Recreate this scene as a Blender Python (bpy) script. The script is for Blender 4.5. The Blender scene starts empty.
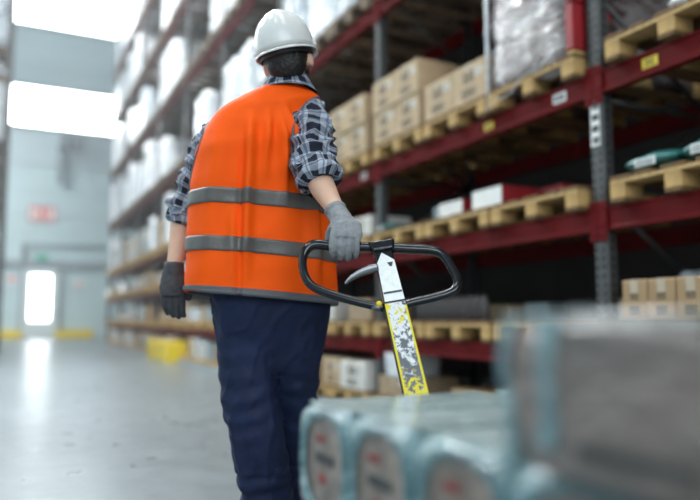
import bpy, bmesh, math, random
from mathutils import Vector, Matrix, noise, Quaternion
from mathutils.bvhtree import BVHTree
PI = math.pi
S = bpy.context.scene
C = S.collection
random.seed(7)

# ------------------------------------------------------------------ camera
FPX = 697.0
CH = 0.78
YAW = math.radians(26.334)
PITCH = math.radians(5.735)
FW = Vector((math.sin(YAW)*math.cos(PITCH), math.cos(YAW)*math.cos(PITCH), math.sin(PITCH)))
RT = Vector((math.cos(YAW), -math.sin(YAW), 0))
UP = RT.cross(FW)
CAM = Vector((0, 0, CH))
cd = bpy.data.cameras.new('camera'); cam = bpy.data.objects.new('camera', cd); C.objects.link(cam)
cam.matrix_world = Matrix.Translation(CAM) @ Matrix((RT, UP, -FW)).transposed().to_4x4()
cd.sensor_width = 36; cd.lens = 36*FPX/700; cd.clip_start = 0.02; cd.clip_end = 200
cd.dof.use_dof = True; cd.dof.focus_distance = 2.15; cd.dof.aperture_fstop = 1.0
S.camera = cam

# ------------------------------------------------------------------ world, lights, exposure
w = bpy.data.worlds.new('world'); S.world = w; w.use_nodes = True
w.node_tree.nodes['Background'].inputs[0].default_value = (0.72, 0.86, 1, 1)
w.node_tree.nodes['Background'].inputs[1].default_value = 0.6
S.view_settings.view_transform = 'Standard'; S.view_settings.look = 'None'
S.view_settings.gamma = 1; S.view_settings.use_curve_mapping = False
S.view_settings.exposure = 0.0
HAZE = 0.008
LAMP_W = 330.0        # watts of each ceiling lamp over the aisle
WINDOW_E = 14.0        # daylight through the end windows
def area(name, loc, sx, sy, watts, col, rot=(0, 0, 0)):
    l = bpy.data.lights.new(name, 'AREA'); l.shape = 'RECTANGLE'; l.size = sx; l.size_y = sy
    l.energy = watts; l.color = col
    o = bpy.data.objects.new(name, l); C.objects.link(o); o.location = loc; o.rotation_euler = rot
    return o
LAMPS = [(1.2, -4.0), (1.2, 0.5), (1.2, 5.0), (1.2, 10.0), (1.2, 15.0), (-4.5, 28.0), (-4.5, -2.0), (-4.5, 5.0), (-4.5, 13.0), (-4.5, 21.0)]
for (x, y) in LAMPS:
    k = 1.0 if x > 0 else 1.3
    if y < 2: k *= 0.52
    elif y < 8 and x < 0: k *= 0.7
    if y > 8: k *= 2.7
    area('aisle_lamp_light', (x, y, 11.3), 1.3, 2.6, LAMP_W*k, (0.93, 0.98, 1.0))
# soft fill added behind the viewer for the man's back; no window there
area('rear_fill_light', (-2.0, -11.3, 6.0), 12, 6, 1250, (0.86, 0.94, 1.0), (math.radians(82), 0, 0))

def P(u, v, d):
    return CAM + (FW + RT*((u-350)/FPX) + UP*((250-v)/FPX))*d

# ------------------------------------------------------------------ materials
def nmat(name):
    m = bpy.data.materials.new(name); m.use_nodes = True
    nt = m.node_tree; b = nt.nodes['Principled BSDF']
    return m, nt, b
def N(nt, t, **kw):
    n = nt.nodes.new(t)
    for k, v in kw.items(): setattr(n, k, v)
    return n
def mth(nt, op, a, b=None, c=None):
    n = nt.nodes.new('ShaderNodeMath'); n.operation = op
    for i, x in enumerate((a, b, c)):
        if x is None: continue
        if isinstance(x, (int, float)): n.inputs[i].default_value = x
        else: nt.links.new(x, n.inputs[i])
    return n.outputs[0]
def mixc(nt, f, a, b):
    n = nt.nodes.new('ShaderNodeMix'); n.data_type = 'RGBA'
    for i, x in ((0, f), (6, a), (7, b)):
        if isinstance(x, (int, float)): n.inputs[i].default_value = x
        elif isinstance(x, tuple): n.inputs[i].default_value = (*x[:3], 1)
        else: nt.links.new(x, n.inputs[i])
    return n.outputs[2]
def noi(nt, scale, detail=3, rough=0.5, vec=None, dist=0.0):
    n = nt.nodes.new('ShaderNodeTexNoise'); n.inputs['Scale'].default_value = scale
    n.inputs['Detail'].default_value = detail; n.inputs['Roughness'].default_value = rough
    n.inputs['Distortion'].default_value = dist
    if vec: nt.links.new(vec, n.inputs['Vector'])
    return n.outputs[0]
def coords(nt, which='Object'):
    return nt.nodes.new('ShaderNodeTexCoord').outputs[which]
def mapr(nt, x, a, b, c=0.0, d=1.0):
    n = nt.nodes.new('ShaderNodeMapRange')
    n.inputs[1].default_value = a; n.inputs[2].default_value = b; n.inputs[3].default_value = c; n.inputs[4].default_value = d
    nt.links.new(x, n.inputs[0]); return n.outputs[0]
def scalev(nt, v, s):
    n = nt.nodes.new('ShaderNodeMapping'); n.inputs['Scale'].default_value = s; nt.links.new(v, n.inputs[0]); return n.outputs[0]
def bump(nt, b, h, strength=0.3, dist=0.01):
    n = nt.nodes.new('ShaderNodeBump'); n.inputs['Strength'].default_value = strength; n.inputs['Distance'].default_value = dist
    nt.links.new(h, n.inputs['Height']); nt.links.new(n.outputs[0], b.inputs['Normal'])
def M(name, col, rough=0.6, metal=0.0, var=0.15, scale=8, bmp=0.0, bscale=40, spec=0.5, stretch=None, coat=0):
    m, nt, b = nmat(name)
    v = coords(nt)
    if stretch: v = scalev(nt, v, stretch)
    n = noi(nt, scale, 4, 0.6, v)
    c2 = tuple(max(0, c*(1-var*2)) for c in col)
    c3 = tuple(min(1, c*(1+var)) for c in col)
    nt.links.new(mixc(nt, mapr(nt, n, 0.3, 0.7), c2, c3), b.inputs['Base Color'])
    b.inputs['Roughness'].default_value = rough; b.inputs['Metallic'].default_value = metal
    b.inputs['Specular IOR Level'].default_value = spec
    if coat: b.inputs['Coat Weight'].default_value = coat
    if bmp: bump(nt, b, noi(nt, bscale, 3, 0.5, v), bmp, 0.01)
    return m
def emis(name, col, e):
    m, nt, b = nmat(name)
    b.inputs['Base Color'].default_value = (*col, 1); b.inputs['Emission Color'].default_value = (*col, 1)
    b.inputs['Emission Strength'].default_value = e; b.inputs['Roughness'].default_value = 0.2
    return m

m_red = M('red_beam_paint', (0.125, 0.005, 0.006), 0.6, 0, 0.12, 5, 0.05, 40, 0.12)
m_steel = M('galvanised_steel', (0.09, 0.09, 0.09), 0.5, 0.4, 0.12, 20)
m_dark = M('dark_steel', (0.05, 0.055, 0.06), 0.5, 0.4)
m_deck_shade = M('shaded_deck_boards', (0.17, 0.10, 0.045), 0.8, 0, 0.16, 3.5, 0.25, 30, 0.3, (1.0, 8, 8))  # pine darkened to carry the shade under and between the pallets
m_wood = M('pallet_pine', (0.50, 0.33, 0.14), 0.75, 0, 0.16, 3.5, 0.25, 30, 0.3, (1.0, 8, 8))
m_wood2 = M('pallet_block_pine', (0.50, 0.32, 0.13), 0.8, 0, 0.16, 9, 0.2, 40, 0.3)
m_wood_dark = M('dark_pallet_wood', (0.20, 0.15, 0.11), 0.85, 0, 0.2, 5, 0.2, 30, 0.3)  # dark brown wood for the pallets of the upper shelves
m_tape = M('clear_tape', (0.46, 0.38, 0.28), 0.15, 0, 0.05)
m_white = M('white_plastic', (0.78, 0.79, 0.79), 0.3, 0, 0.04)
m_paper = M('white_paper', (0.8, 0.8, 0.78), 0.6, 0, 0.04)
m_ink = M('black_ink', (0.03, 0.03, 0.03), 0.6, 0, 0.0)
m_yel = M('yellow_paint', (0.80, 0.58, 0.02), 0.45, 0, 0.08)
m_redc = M('red_carton', (0.30, 0.015, 0.02), 0.5, 0, 0.1)
m_signred = M('red_sign_paint', (0.75, 0.10, 0.10), 0.5, 0, 0.05)
m_green = M('green_sign', (0.08, 0.40, 0.28), 0.4, 0, 0.05)
m_teal = M('teal_sack', (0.02, 0.13, 0.125), 0.28, 0, 0.15, 6, 0.3, 12)
m_blk = M('black_sack', (0.018, 0.02, 0.024), 0.35, 0, 0.15, 6, 0.3, 12)

def cardboard(name, col, prints=True):
    m, nt, b = nmat(name)
    g = coords(nt, 'Generated'); o = coords(nt)
    n = noi(nt, 5, 3, 0.5, o)
    base = mixc(nt, mapr(nt, n, 0.3, 0.7), tuple(c*0.86 for c in col), tuple(min(1, c*1.08) for c in col))
    if prints:
        sp = N(nt, 'ShaderNodeSeparateXYZ'); nt.links.new(g, sp.inputs[0])
        def rng(s, a, bb):
            return mth(nt, 'MULTIPLY', mth(nt, 'GREATER_THAN', s, a), mth(nt, 'LESS_THAN', s, bb))
        r1 = mth(nt, 'MULTIPLY', rng(sp.outputs[1], 0.34, 0.68), rng(sp.outputs[2], 0.5, 0.82))
        r2 = mth(nt, 'MULTIPLY', rng(sp.outputs[1], 0.30, 0.72), rng(sp.outputs[2], 0.12, 0.36))
        r = mth(nt, 'MAXIMUM', r1, r2)
        blot = mth(nt, 'GREATER_THAN', noi(nt, 22, 3, 0.6, g), 0.43)
        r = mth(nt, 'MULTIPLY', mth(nt, 'MULTIPLY', r, blot), 0.85)
        base = mixc(nt, r, base, (0.09, 0.07, 0.05))
    nt.links.new(base, b.inputs['Base Color'])
    b.inputs['Roughness'].default_value = 0.72
    bump(nt, b, noi(nt, 9, 2, 0.5, o), 0.15, 0.01)
    return m
m_card = cardboard('brown_cardboard', (0.36, 0.235, 0.12))
m_cardl = cardboard('tan_cardboard', (0.46, 0.33, 0.20))
m_cardp = cardboard('plain_cardboard', (0.33, 0.24, 0.15), False)
m_cardw = cardboard('white_cardboard', (0.60, 0.58, 0.54))
FARCARD = [m_cardl, m_cardp, m_cardw, m_card]

def film(name, c1, c2, rough=0.16, s=6.0):
    m, nt, b = nmat(name)
    o = coords(nt)
    n = noi(nt, s, 4, 0.6, scalev(nt, o, (1, 1, 2.2)), 1.2)
    nt.links.new(mixc(nt, mapr(nt, n, 0.38, 0.62), c1, c2), b.inputs['Base Color'])
    b.inputs['Roughness'].default_value = rough
    b.inputs['Coat Weight'].default_value = 0.6; b.inputs['Coat Roughness'].default_value = 0.12
    bump(nt, b, noi(nt, s*2.2, 4, 0.6, scalev(nt, o, (1, 1, 2.5)), 1.5), 0.8, 0.03)
    return m
m_filmw = film('clear_stretch_film_over_white', (0.88, 0.90, 0.92), (0.60, 0.64, 0.68))
m_filmg = film('stretch_film_over_grey', (0.62, 0.68, 0.72), (0.33, 0.38, 0.43))
m_filmr = film('stretch_film_over_pinkish_cartons', (0.25, 0.22, 0.215), (0.07, 0.035, 0.033), 0.10, 4.0)
m_filmt = film('teal_pack_film', (0.27, 0.43, 0.45), (0.07, 0.18, 0.21), 0.22, 9.0)
m_filmc = film('pale_top_film', (0.44, 0.54, 0.54), (0.28, 0.38, 0.38), 0.25, 7.0)
m_filmd = film('grey_brown_pack_film', (0.20, 0.155, 0.135), (0.11, 0.09, 0.083), 0.35, 5.0)
m_glass = M('jar_content', (0.25, 0.20, 0.17), 0.35, 0, 0.3, 22)

# floor
def floor_mat():
    m, nt, b = nmat('polished_concrete')
    o = coords(nt)
    n = noi(nt, 0.6, 5, 0.6, o); n2 = noi(nt, 6, 4, 0.7, o)
    f = mth(nt, 'ADD', mth(nt, 'MULTIPLY', n, 0.6), mth(nt, 'MULTIPLY', n2, 0.4))
    nt.links.new(mixc(nt, mapr(nt, f, 0.35, 0.65), (0.115, 0.14, 0.155), (0.17, 0.20, 0.215)), b.inputs['Base Color'])
    nt.links.new(mapr(nt, n2, 0.3, 0.7, 0.26, 0.40), b.inputs['Roughness'])
    b.inputs['Coat Weight'].default_value = 0.2; b.inputs['Coat Roughness'].default_value = 0.22
    bump(nt, b, noi(nt, 14, 3, 0.5, o), 0.04, 0.01)
    return m
def panel_mat(name, c1, pitch=1.1, vertical=False):
    m, nt, b = nmat(name)
    o = coords(nt); sp = N(nt, 'ShaderNodeSeparateXYZ'); nt.links.new(o, sp.inputs[0])
    t = mth(nt, 'PINGPONG', sp.outputs[2], pitch/2)
    line = mth(nt, 'LESS_THAN', t, 0.02)
    n = noi(nt, 0.5, 3, 0.5, o)
    base = mixc(nt, mapr(nt, n, 0.3, 0.7), tuple(c*0.93 for c in c1), c1)
    nt.links.new(mixc(nt, mth(nt, 'MULTIPLY', line, 0.5), base, tuple(c*0.5 for c in c1)), b.inputs['Base Color'])
    b.inputs['Roughness'].default_value = 0.5
    return m
m_wall = panel_mat('pale_sandwich_panel', (0.50, 0.62, 0.64))
m_ribbed = panel_mat('ribbed_sheet_panel', (0.50, 0.59, 0.62), 0.36)
m_wall_shade = M('rack_interior_shade', (0.014, 0.009, 0.008), 0.8, 0, 0.2, 2)  # near black: shade of the rack interior put into the wall colour
m_ceil = M('ceiling_sheet', (0.5, 0.53, 0.55), 0.7, 0, 0.05, 2)
m_door = M('door_paint', (0.60, 0.66, 0.67), 0.4, 0, 0.03)
m_rail = M('grey_trim', (0.28, 0.33, 0.35), 0.5, 0.2, 0.05)
m_pane = emis('daylit_pane', (0.90, 0.97, 1.0), WINDOW_E)
m_pane_door = emis('daylit_door_glass', (0.92, 0.98, 1.0), 7.0)
m_lampglow = emis('lamp_diffuser', (0.95, 0.98, 1.0), 6.0)

# perforated post: slots are punched through the profile, read as dark holes
def post_mat():
    m, nt, b = nmat('perforated_galvanised_post')
    o = coords(nt); sp = N(nt, 'ShaderNodeSeparateXYZ'); nt.links.new(o, sp.inputs[0])
    z = mth(nt, 'ABSOLUTE', mth(nt, 'SUBTRACT', mth(nt, 'FRACT', mth(nt, 'MULTIPLY', sp.outputs[2], 20)), 0.5))
    y = mth(nt, 'ABSOLUTE', mth(nt, 'SUBTRACT', mth(nt, 'ABSOLUTE', sp.outputs[1]), 0.027))
    x = mth(nt, 'ABSOLUTE', mth(nt, 'SUBTRACT', sp.outputs[0], 0.045))
    hy = mth(nt, 'LESS_THAN', y, 0.008); hz = mth(nt, 'LESS_THAN', z, 0.27)
    front = mth(nt, 'LESS_THAN', sp.outputs[0], 0.004)
    side = mth(nt, 'MULTIPLY', mth(nt, 'LESS_THAN', x, 0.008), mth(nt, 'GREATER_THAN', sp.outputs[0], 0.006))
    h = mth(nt, 'MULTIPLY', hz, mth(nt, 'MAXIMUM', mth(nt, 'MULTIPLY', hy, front), side))
    n = noi(nt, 30, 3, 0.6, o)
    base = mixc(nt, mapr(nt, n, 0.3, 0.7), (0.05, 0.05, 0.05), (0.10, 0.10, 0.10))
    nt.links.new(mixc(nt, h, base, (0.01, 0.01, 0.012)), b.inputs['Base Color'])
    b.inputs['Roughness'].default_value = 0.45; b.inputs['Metallic'].default_value = 0.35
    return m
m_post = post_mat()

def plaid():
    m, nt, b = nmat('navy_white_plaid_cotton')
    uv = coords(nt, 'UV')
    wob = noi(nt, 9, 2, 0.5, coords(nt))
    sp = N(nt, 'ShaderNodeSeparateXYZ'); nt.links.new(uv, sp.inputs[0])
    def stripes(s, off):
        f = mth(nt, 'FRACT', mth(nt, 'ADD', mth(nt, 'MULTIPLY', mth(nt, 'ADD', s, mth(nt, 'MULTIPLY', wob, 0.03)), 1/0.046), off))
        wide = mth(nt, 'MULTIPLY', mth(nt, 'GREATER_THAN', f, 0.05), mth(nt, 'LESS_THAN', f, 0.58))
        thin = mth(nt, 'MULTIPLY', mth(nt, 'GREATER_THAN', f, 0.70), mth(nt, 'LESS_THAN', f, 0.80))
        return wide, thin
    w1, t1 = stripes(sp.outputs[0], 0.1); w2, t2 = stripes(sp.outputs[1], 0.3)
    dark = mth(nt, 'MULTIPLY', mth(nt, 'ADD', w1, w2), 0.5)
    c = mixc(nt, dark, (0.42, 0.46, 0.54), (0.004, 0.007, 0.022))
    th = mth(nt, 'MAXIMUM', t1, t2)
    c = mixc(nt, mth(nt, 'MULTIPLY', th, 0.6), c, (0.02, 0.035, 0.09))
    nt.links.new(c, b.inputs['Base Color']); b.inputs['Roughness'].default_value = 0.85
    bump(nt, b, noi(nt, 30, 2, 0.5, coords(nt)), 0.2, 0.01)
    return m
m_plaid = plaid()
m_vest = M('orange_hi_vis_fabric', (1.0, 0.105, 0.002), 0.7, 0, 0.02, 6, 0.10, 14, 0.2)
m_vest.node_tree.nodes['Principled BSDF'].inputs['Sheen Weight'].default_value = 0.0
m_band = M('grey_reflective_tape', (0.135, 0.125, 0.118), 0.42, 0.15, 0.05, 30, 0.1, 120)
m_trim = M('grey_piping', (0.11, 0.11, 0.12), 0.7, 0, 0.05)
m_navy = M('navy_work_trousers', (0.0075, 0.016, 0.056), 0.72, 0, 0.15, 14, 0.2, 60, 0.35)
m_skin = M('skin', (0.70, 0.43, 0.31), 0.5, 0, 0.06, 12, 0.05, 60, 0.4)
m_skin.node_tree.nodes['Principled BSDF'].inputs['Subsurface Weight'].default_value = 0.08
m_skin.node_tree.nodes['Principled BSDF'].inputs['Subsurface Radius'].default_value = (0.01, 0.004, 0.002)
m_hair = M('dark_hair', (0.012, 0.009, 0.008), 0.55, 0, 0.3, 60, 0.5, 90)
m_hat = M('white_helmet_shell', (0.70, 0.70, 0.68), 0.24, 0, 0.03, 6, 0, 40, 0.5)
m_glove = M('grey_knit_glove', (0.27, 0.28, 0.295), 0.8, 0, 0.10, 60, 0.35, 260, 0.3)
m_glove_shade = M('shaded_grey_glove', (0.07, 0.072, 0.08), 0.75, 0, 0.12, 40, 0.3, 200, 0.3)  # left glove: its shade is put into a darker grey
m_shoe = M('black_leather', (0.02, 0.02, 0.02), 0.4, 0, 0.1)
m_sole = M('rubber', (0.03, 0.03, 0.03), 0.8, 0, 0.1)
m_eye = M('eye_white', (0.8, 0.8, 0.78), 0.2, 0, 0.0)
m_blackp = M('black_handle_coating', (0.010, 0.012, 0.015), 0.15, 0, 0.1, 30, 0.05, 80)
m_metal = M('bare_lever_metal', (0.22, 0.225, 0.24), 0.32, 0.85, 0.1, 30)
m_pump = M('yellow_truck_enamel', (0.72, 0.52, 0.03), 0.4, 0, 0.1)

def worn(name, paint, under, chips, thr=0.5, scale=26, edge=False):
    """paint with chips: UV.y runs down the column so wear can grow along it"""
    m, nt, b = nmat(name)
    o = coords(nt, 'UV'); sp = N(nt, 'ShaderNodeSeparateXYZ'); nt.links.new(o, sp.inputs[0])
    u, v = sp.outputs[0], sp.outputs[1]      # metres
    n = noi(nt, scale*1.7, 6, 0.75, o, 0.4); n2 = noi(nt, scale*2.6, 4, 0.7, o); n3 = noi(nt, scale*0.7, 4, 0.7, scalev(nt, o, (1, 1.3, 1)), 0.3)
    # v: 0 at the top of this plate, grows downward
    bare = mapr(nt, v, 0.0, 0.30, 0.0, 1.0)
    white = mth(nt, 'GREATER_THAN', mth(nt, 'SUBTRACT', n, mth(nt, 'MULTIPLY', bare, 0.24)), 0.40)
    c = mixc(nt, white, under, chips)
    yel1 = mth(nt, 'GREATER_THAN', mth(nt, 'SUBTRACT', n3, mth(nt, 'MULTIPLY', mth(nt, 'ABSOLUTE', mth(nt, 'SUBTRACT', v, 0.02)), 1.3)), 0.50)
    low = mapr(nt, v, 0.17, 0.29, 0.0, 0.36)
    yel2 = mth(nt, 'GREATER_THAN', mth(nt, 'ADD', n2, low), 0.72)
    yel = mth(nt, 'MAXIMUM', yel1, yel2)
    e = mth(nt, 'GREATER_THAN', mth(nt, 'ADD', mth(nt, 'ABSOLUTE', u), mth(nt, 'MULTIPLY', n2, 0.004)), 0.0275)
    yel = mth(nt, 'MAXIMUM', yel, e)
    nt.links.new(mixc(nt, yel, c, paint), b.inputs['Base Color'])
    b.inputs['Roughness'].default_value = 0.4
    bump(nt, b, mth(nt, 'ADD', white, yel), 0.25, 0.002)
    return m
m_worn = worn('chipped_yellow_paint', (0.74, 0.62, 0.02), (0.12, 0.13, 0.15), (0.72, 0.74, 0.76))
def sticker():
    m, nt, b = nmat('worn_white_sticker'); o = coords(nt, 'UV')
    n = noi(nt, 14, 5, 0.7, scalev(nt, o, (1, 0.6, 1)), 0.6); n2 = noi(nt, 60, 3, 0.6, o)
    f = mth(nt, 'GREATER_THAN', n, 0.64); c = mixc(nt, f, (0.86, 0.88, 0.88), (0.12, 0.13, 0.14))
    nt.links.new(mixc(nt, mapr(nt, n2, 0.45, 0.7, 0, 0.35), c, (0.5, 0.53, 0.55)), b.inputs['Base Color'])
    b.inputs['Roughness'].default_value = 0.35
    return m
m_sticker = sticker()

# ------------------------------------------------------------------ geometry helpers
def tag(o, label=None, cat=None, group=None, kind=None):
    if label: o['label'] = label
    if cat: o['category'] = cat
    if group: o['group'] = group
    if kind: o['kind'] = kind
    return o
def thing(name, label, cat, loc=(0, 0, 0), rz=0, group=None):
    o = bpy.data.objects.new(name, None); C.objects.link(o); o.location = loc; o.rotation_euler = (0, 0, rz)
    o.empty_display_size = 0.05
    return tag(o, label, cat, group)
def link(name, me, mat=None, parent=None, loc=(0, 0, 0), rot=(0, 0, 0), keep=False):
    o = bpy.data.objects.new(name, me); C.objects.link(o)
    if mat and not me.materials: me.materials.append(mat)
    if parent:
        o.parent = parent
        if keep: o.matrix_parent_inverse = (Matrix.Translation(parent.location) @ parent.rotation_euler.to_matrix().to_4x4()).inverted() if not parent.parent else Matrix.Translation(parent.parent.location).inverted()
    o.location = loc; o.rotation_euler = rot
    return o
def tomesh(bm, name, smooth=False):
    me = bpy.data.meshes.new(name); bmesh.ops.recalc_face_normals(bm, faces=bm.faces)
    bm.to_mesh(me); bm.free()
    if smooth:
        for p in me.polygons: p.use_smooth = True
    return me
def bx(bm, c, s, bev=0.0, rot=None, seg=1):
    r = bmesh.ops.create_cube(bm, size=1.0)
    vs = r['verts']
    for v in vs: v.co = Vector((v.co.x*s[0], v.co.y*s[1], v.co.z*s[2]))
    if bev:
        es = list({e for v in vs for e in v.link_edges})
        rr = bmesh.ops.bevel(bm, geom=es, offset=bev, segments=seg, profile=0.5, affect='EDGES')
        vs = list({v for f in rr['faces'] for v in f.verts} | {v for v in vs if v.is_valid})
        # gather the whole island
        seen = set(vs); st = list(vs)
        while st:
            v = st.pop()
            for e in v.link_edges:
                o = e.other_vert(v)
                if o not in seen: seen.add(o); st.append(o)
        vs = list(seen)
    for v in vs:
        co = v.co
        if rot: co = rot @ co
        v.co = co + Vector(c)
    return vs
def boxmesh(name, s, bev=0.0, c=(0, 0, 0), seg=1):
    bm = bmesh.new(); bx(bm, c, s, bev, None, seg); return tomesh(bm, name)
def boxobj(name, c, s, mat, parent=None, bev=0.0):
    return link(name, boxmesh(name, s, bev), mat, parent, c)
def frames(path):
    out = []; n = len(path); prev = None
    for i, p in enumerate(path):
        t = (path[min(i+1, n-1)] - path[max(i-1, 0)]).normalized()
        if prev is None:
            a = Vector((0, 0, 1)) if abs(t.z) < 0.9 else Vector((1, 0, 0)); x = t.cross(a).normalized()
        else:
            x = (prev - t*prev.dot(t)).normalized()
        prev = x; out.append((t, x, t.cross(x)))
    return out
def smoothpath(pts, k=6):
    """Catmull-Rom through points; every point is a tuple of floats of any length"""
    out = []; n = len(pts)
    for i in range(n-1):
        p0 = pts[max(i-1, 0)]; p1 = pts[i]; p2 = pts[i+1]; p3 = pts[min(i+2, n-1)]
        for j in range(k):
            t = j/k
            out.append(tuple(0.5*((2*b) + (-a+c)*t + (2*a-5*b+4*c-d)*t*t + (-a+3*b-3*c+d)*t**3) for a, b, c, d in zip(p0, p1, p2, p3)))
    out.append(tuple(pts[-1])); return out
def tube(bm, path, rad, n=16, ratio=1.0, side=None, closed=False, disp=None, caps=True):
    """tapered tube with elliptical section; side = direction of the wide axis"""
    path = [Vector(p) for p in path]
    if isinstance(rad, (int, float)): rad = [rad]*len(path)
    uvl = bm.loops.layers.uv.verify()
    fr = frames(path); rings = []; L = 0; Ls = []
    for i, p in enumerate(path):
        if i: L += (p - path[i-1]).length
        Ls.append(L)
        t, x, y = fr[i]
        if side is not None:
            x = (side - t*side.dot(t)).normalized(); y = t.cross(x)
        ring = []
        for j in range(n):
            a = 2*PI*j/n
            q = p + x*math.cos(a)*rad[i] + y*math.sin(a)*rad[i]*ratio
            if disp:
                nrm = (x*math.cos(a) + y*math.sin(a)); q = q + nrm*disp(q, a, i/(len(path)-1))
            ring.append(bm.verts.new(q))
        rings.append(ring)
    m = len(rings)
    for i in range(m if closed else m-1):
        A = rings[i]; B = rings[(i+1) % m]
        for j in range(n):
            f = bm.faces.new((A[j], A[(j+1) % n], B[(j+1) % n], B[j])); f.smooth = True
            r = rad[0]*2*PI
            l1, l2 = Ls[i], Ls[(i+1) % m]
            for lp, (uu, vv) in zip(f.loops, ((j/n*r, l1), ((j+1)/n*r, l1), ((j+1)/n*r, l2), (j/n*r, l2))): lp[uvl].uv = (uu, vv)
    if caps and not closed:
        bm.faces.new(rings[0][::-1]); bm.faces.new(rings[-1])
    return rings
def ell(bm, c, r, rot=None, seg=24):
    res = bmesh.ops.create_uvsphere(bm, u_segments=seg, v_segments=seg//2, radius=1)
    for v in res['verts']:
        q = Vector((v.co.x*r[0], v.co.y*r[1], v.co.z*r[2]))
        if rot: q = rot @ q
        v.co = q + Vector(c)
    return res['verts']
def fuse(bm, voxel, name, smooth=4, fac=0.5):
    me = bpy.data.meshes.new(name+'_raw'); bmesh.ops.recalc_face_normals(bm, faces=bm.faces); bm.to_mesh(me); bm.free()
    o = bpy.data.objects.new(name+'_raw', me); C.objects.link(o)
    r = o.modifiers.new('r', 'REMESH'); r.mode = 'VOXEL'; r.voxel_size = voxel
    if smooth:
        s = o.modifiers.new('s', 'SMOOTH'); s.iterations = smooth; s.factor = fac
    dg = bpy.context.evaluated_depsgraph_get(); dg.update()
    out = bpy.data.meshes.new_from_object(o.evaluated_get(dg)); out.name = name
    bpy.data.objects.remove(o); bpy.data.meshes.remove(me)
    for p in out.polygons: p.use_smooth = True
    return out
def nz(p, s=1.0, st=(1, 1, 1)):
    return noise.noise(Vector((p[0]*s*st[0], p[1]*s*st[1], p[2]*s*st[2])))

# ================================================================== THE SETTING
def structure(name, c, s, mat):
    o = boxobj(name, c, s, mat); o['kind'] = 'structure'; return o
ENDY = 33.0
structure('floor', (-1.5, 11, -0.1), (16, 46.4, 0.2), floor_mat())
structure('wall_end', (-1.5, ENDY+0.15, 7.5), (16, 0.3, 15.4), m_wall)
structure('wall_right', (5.9, 11, 7.5), (0.2, 46, 15), m_wall_shade)
structure('wall_left', (-8.6, 11, 7.5), (0.2, 46, 15), m_wall)
structure('wall_back', (-1.5, -11.9, 7.5), (16, 0.2, 15), m_wall)
structure('ceiling', (-1.5, 11, 15.3), (16, 46.4, 0.2), m_ceil)
structure('trim_1', (1.5, ENDY-0.05, 3.18), (9.0, 0.14, 0.34), m_rail)
# ribbed cladding zone between the lower panels and the windows
structure('trim_2', (1.5, ENDY-0.02, 8.3), (9.0, 0.06, 1.5), m_ribbed)

def window(idx, x0, x1, z0, z1, label):
    o = boxobj('window_%d' % idx, ((x0+x1)/2, ENDY-0.05, (z0+z1)/2), (x1-x0, 0.06, z1-z0), m_pane); o['kind'] = 'structure'
    bm = bmesh.new()
    for z in (z0-0.06, z1+0.06): bx(bm, ((x0+x1)/2, ENDY-0.09, z), (x1-x0+0.3, 0.16, 0.12))
    for x in (x0-0.06, x1+0.06): bx(bm, (x, ENDY-0.09, (z0+z1)/2), (0.12, 0.16, z1-z0))
    f = link('window_frame', tomesh(bm, 'window_frame'), m_rail, o); f.location = -o.location
window(1, -3.2, 4.6, 9.25, 10.95, '')
window(2, -3.2, 4.6, 13.85, 15.15, '')
# door with its tall daylit glass
d = structure('door_1', (1.38, ENDY-0.06, 1.55), (1.42, 0.1, 3.1), m_door)
g = boxobj('window_pane', (0, -0.07, 0.18), (0.82, 0.04, 1.95), m_pane_door, d, 0.0)
bm = bmesh.new()
for x in (-0.76, 0.76): bx(bm, (x, -0.02, 0), (0.1, 0.16, 3.2))
bx(bm, (0, -0.02, 1.6), (1.62, 0.16, 0.1))
link('door_frame', tomesh(bm, 'door_frame'), m_rail, d)
boxobj('door_handle', (0.6, -0.12, -0.45), (0.05, 0.12, 0.16), m_dark, d, 0.01)

def textobj(txt, size, mat, parent, loc, rot, name='lettering'):
    cu = bpy.data.curves.new(name, 'FONT'); cu.body = txt; cu.size = size; cu.extrude = 0.004
    cu.align_x = 'CENTER'; cu.align_y = 'CENTER'; cu.materials.append(mat)
    tmp = bpy.data.objects.new(name, cu); C.objects.link(tmp); dg = bpy.context.evaluated_depsgraph_get(); dg.update()
    me = bpy.data.meshes.new_from_object(tmp.evaluated_get(dg)); bpy.data.objects.remove(tmp)
    if not me.materials: me.materials.append(mat)
    return link(name, me, None, parent, loc, rot)
def wallpt(u, v):
    r = FW + RT*((u-350)/FPX) + UP*((250-v)/FPX); return CAM + r*(ENDY-0.2)/r.y
def wsign(name, label, cat, u0, v0, u1, v1, mat, txt=None, tm=None, tsz=0.3, dy=0.0):
    a = wallpt(u0, v0); b = wallpt(u1, v1); c = (a+b)/2; s = (abs(b.x-a.x), 0.04, abs(a.z-b.z))
    t = thing(name, label, cat, (c.x, ENDY-0.03-dy, c.z))
    bm = bmesh.new(); bx(bm, (0, 0, 0), s, 0.008); link('panel', tomesh(bm, 'panel'), mat, t)
    if txt: textobj(txt, tsz, tm, t, (0, -0.026, 0), (PI/2, 0, 0))
    return t, s
t, s = wsign('dock_number_sign', 'white wall sign with a large red 08 high on the end wall', 'sign', 30, 206, 55, 221, m_paper, '08', m_signred, 0.72)
bm = bmesh.new()
for z in (-s[2]/2, s[2]/2): bx(bm, (0, -0.03, z), (s[0]+0.05, 0.03, 0.05))
for x in (-s[0]/2, 0, s[0]/2): bx(bm, (x, -0.03, 0), (0.05, 0.03, s[2]))
link('border', tomesh(bm, 'border'), m_signred, t)
wsign('green_sign', 'small green sign above the end wall door', 'sign', 36, 254, 48, 261, m_green, None, None, 0.14, 0.12)
t, s = wsign('warning_sign', 'small red and white notice left of the end wall door', 'sign', 7, 276, 17, 283, m_paper, None)
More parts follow.
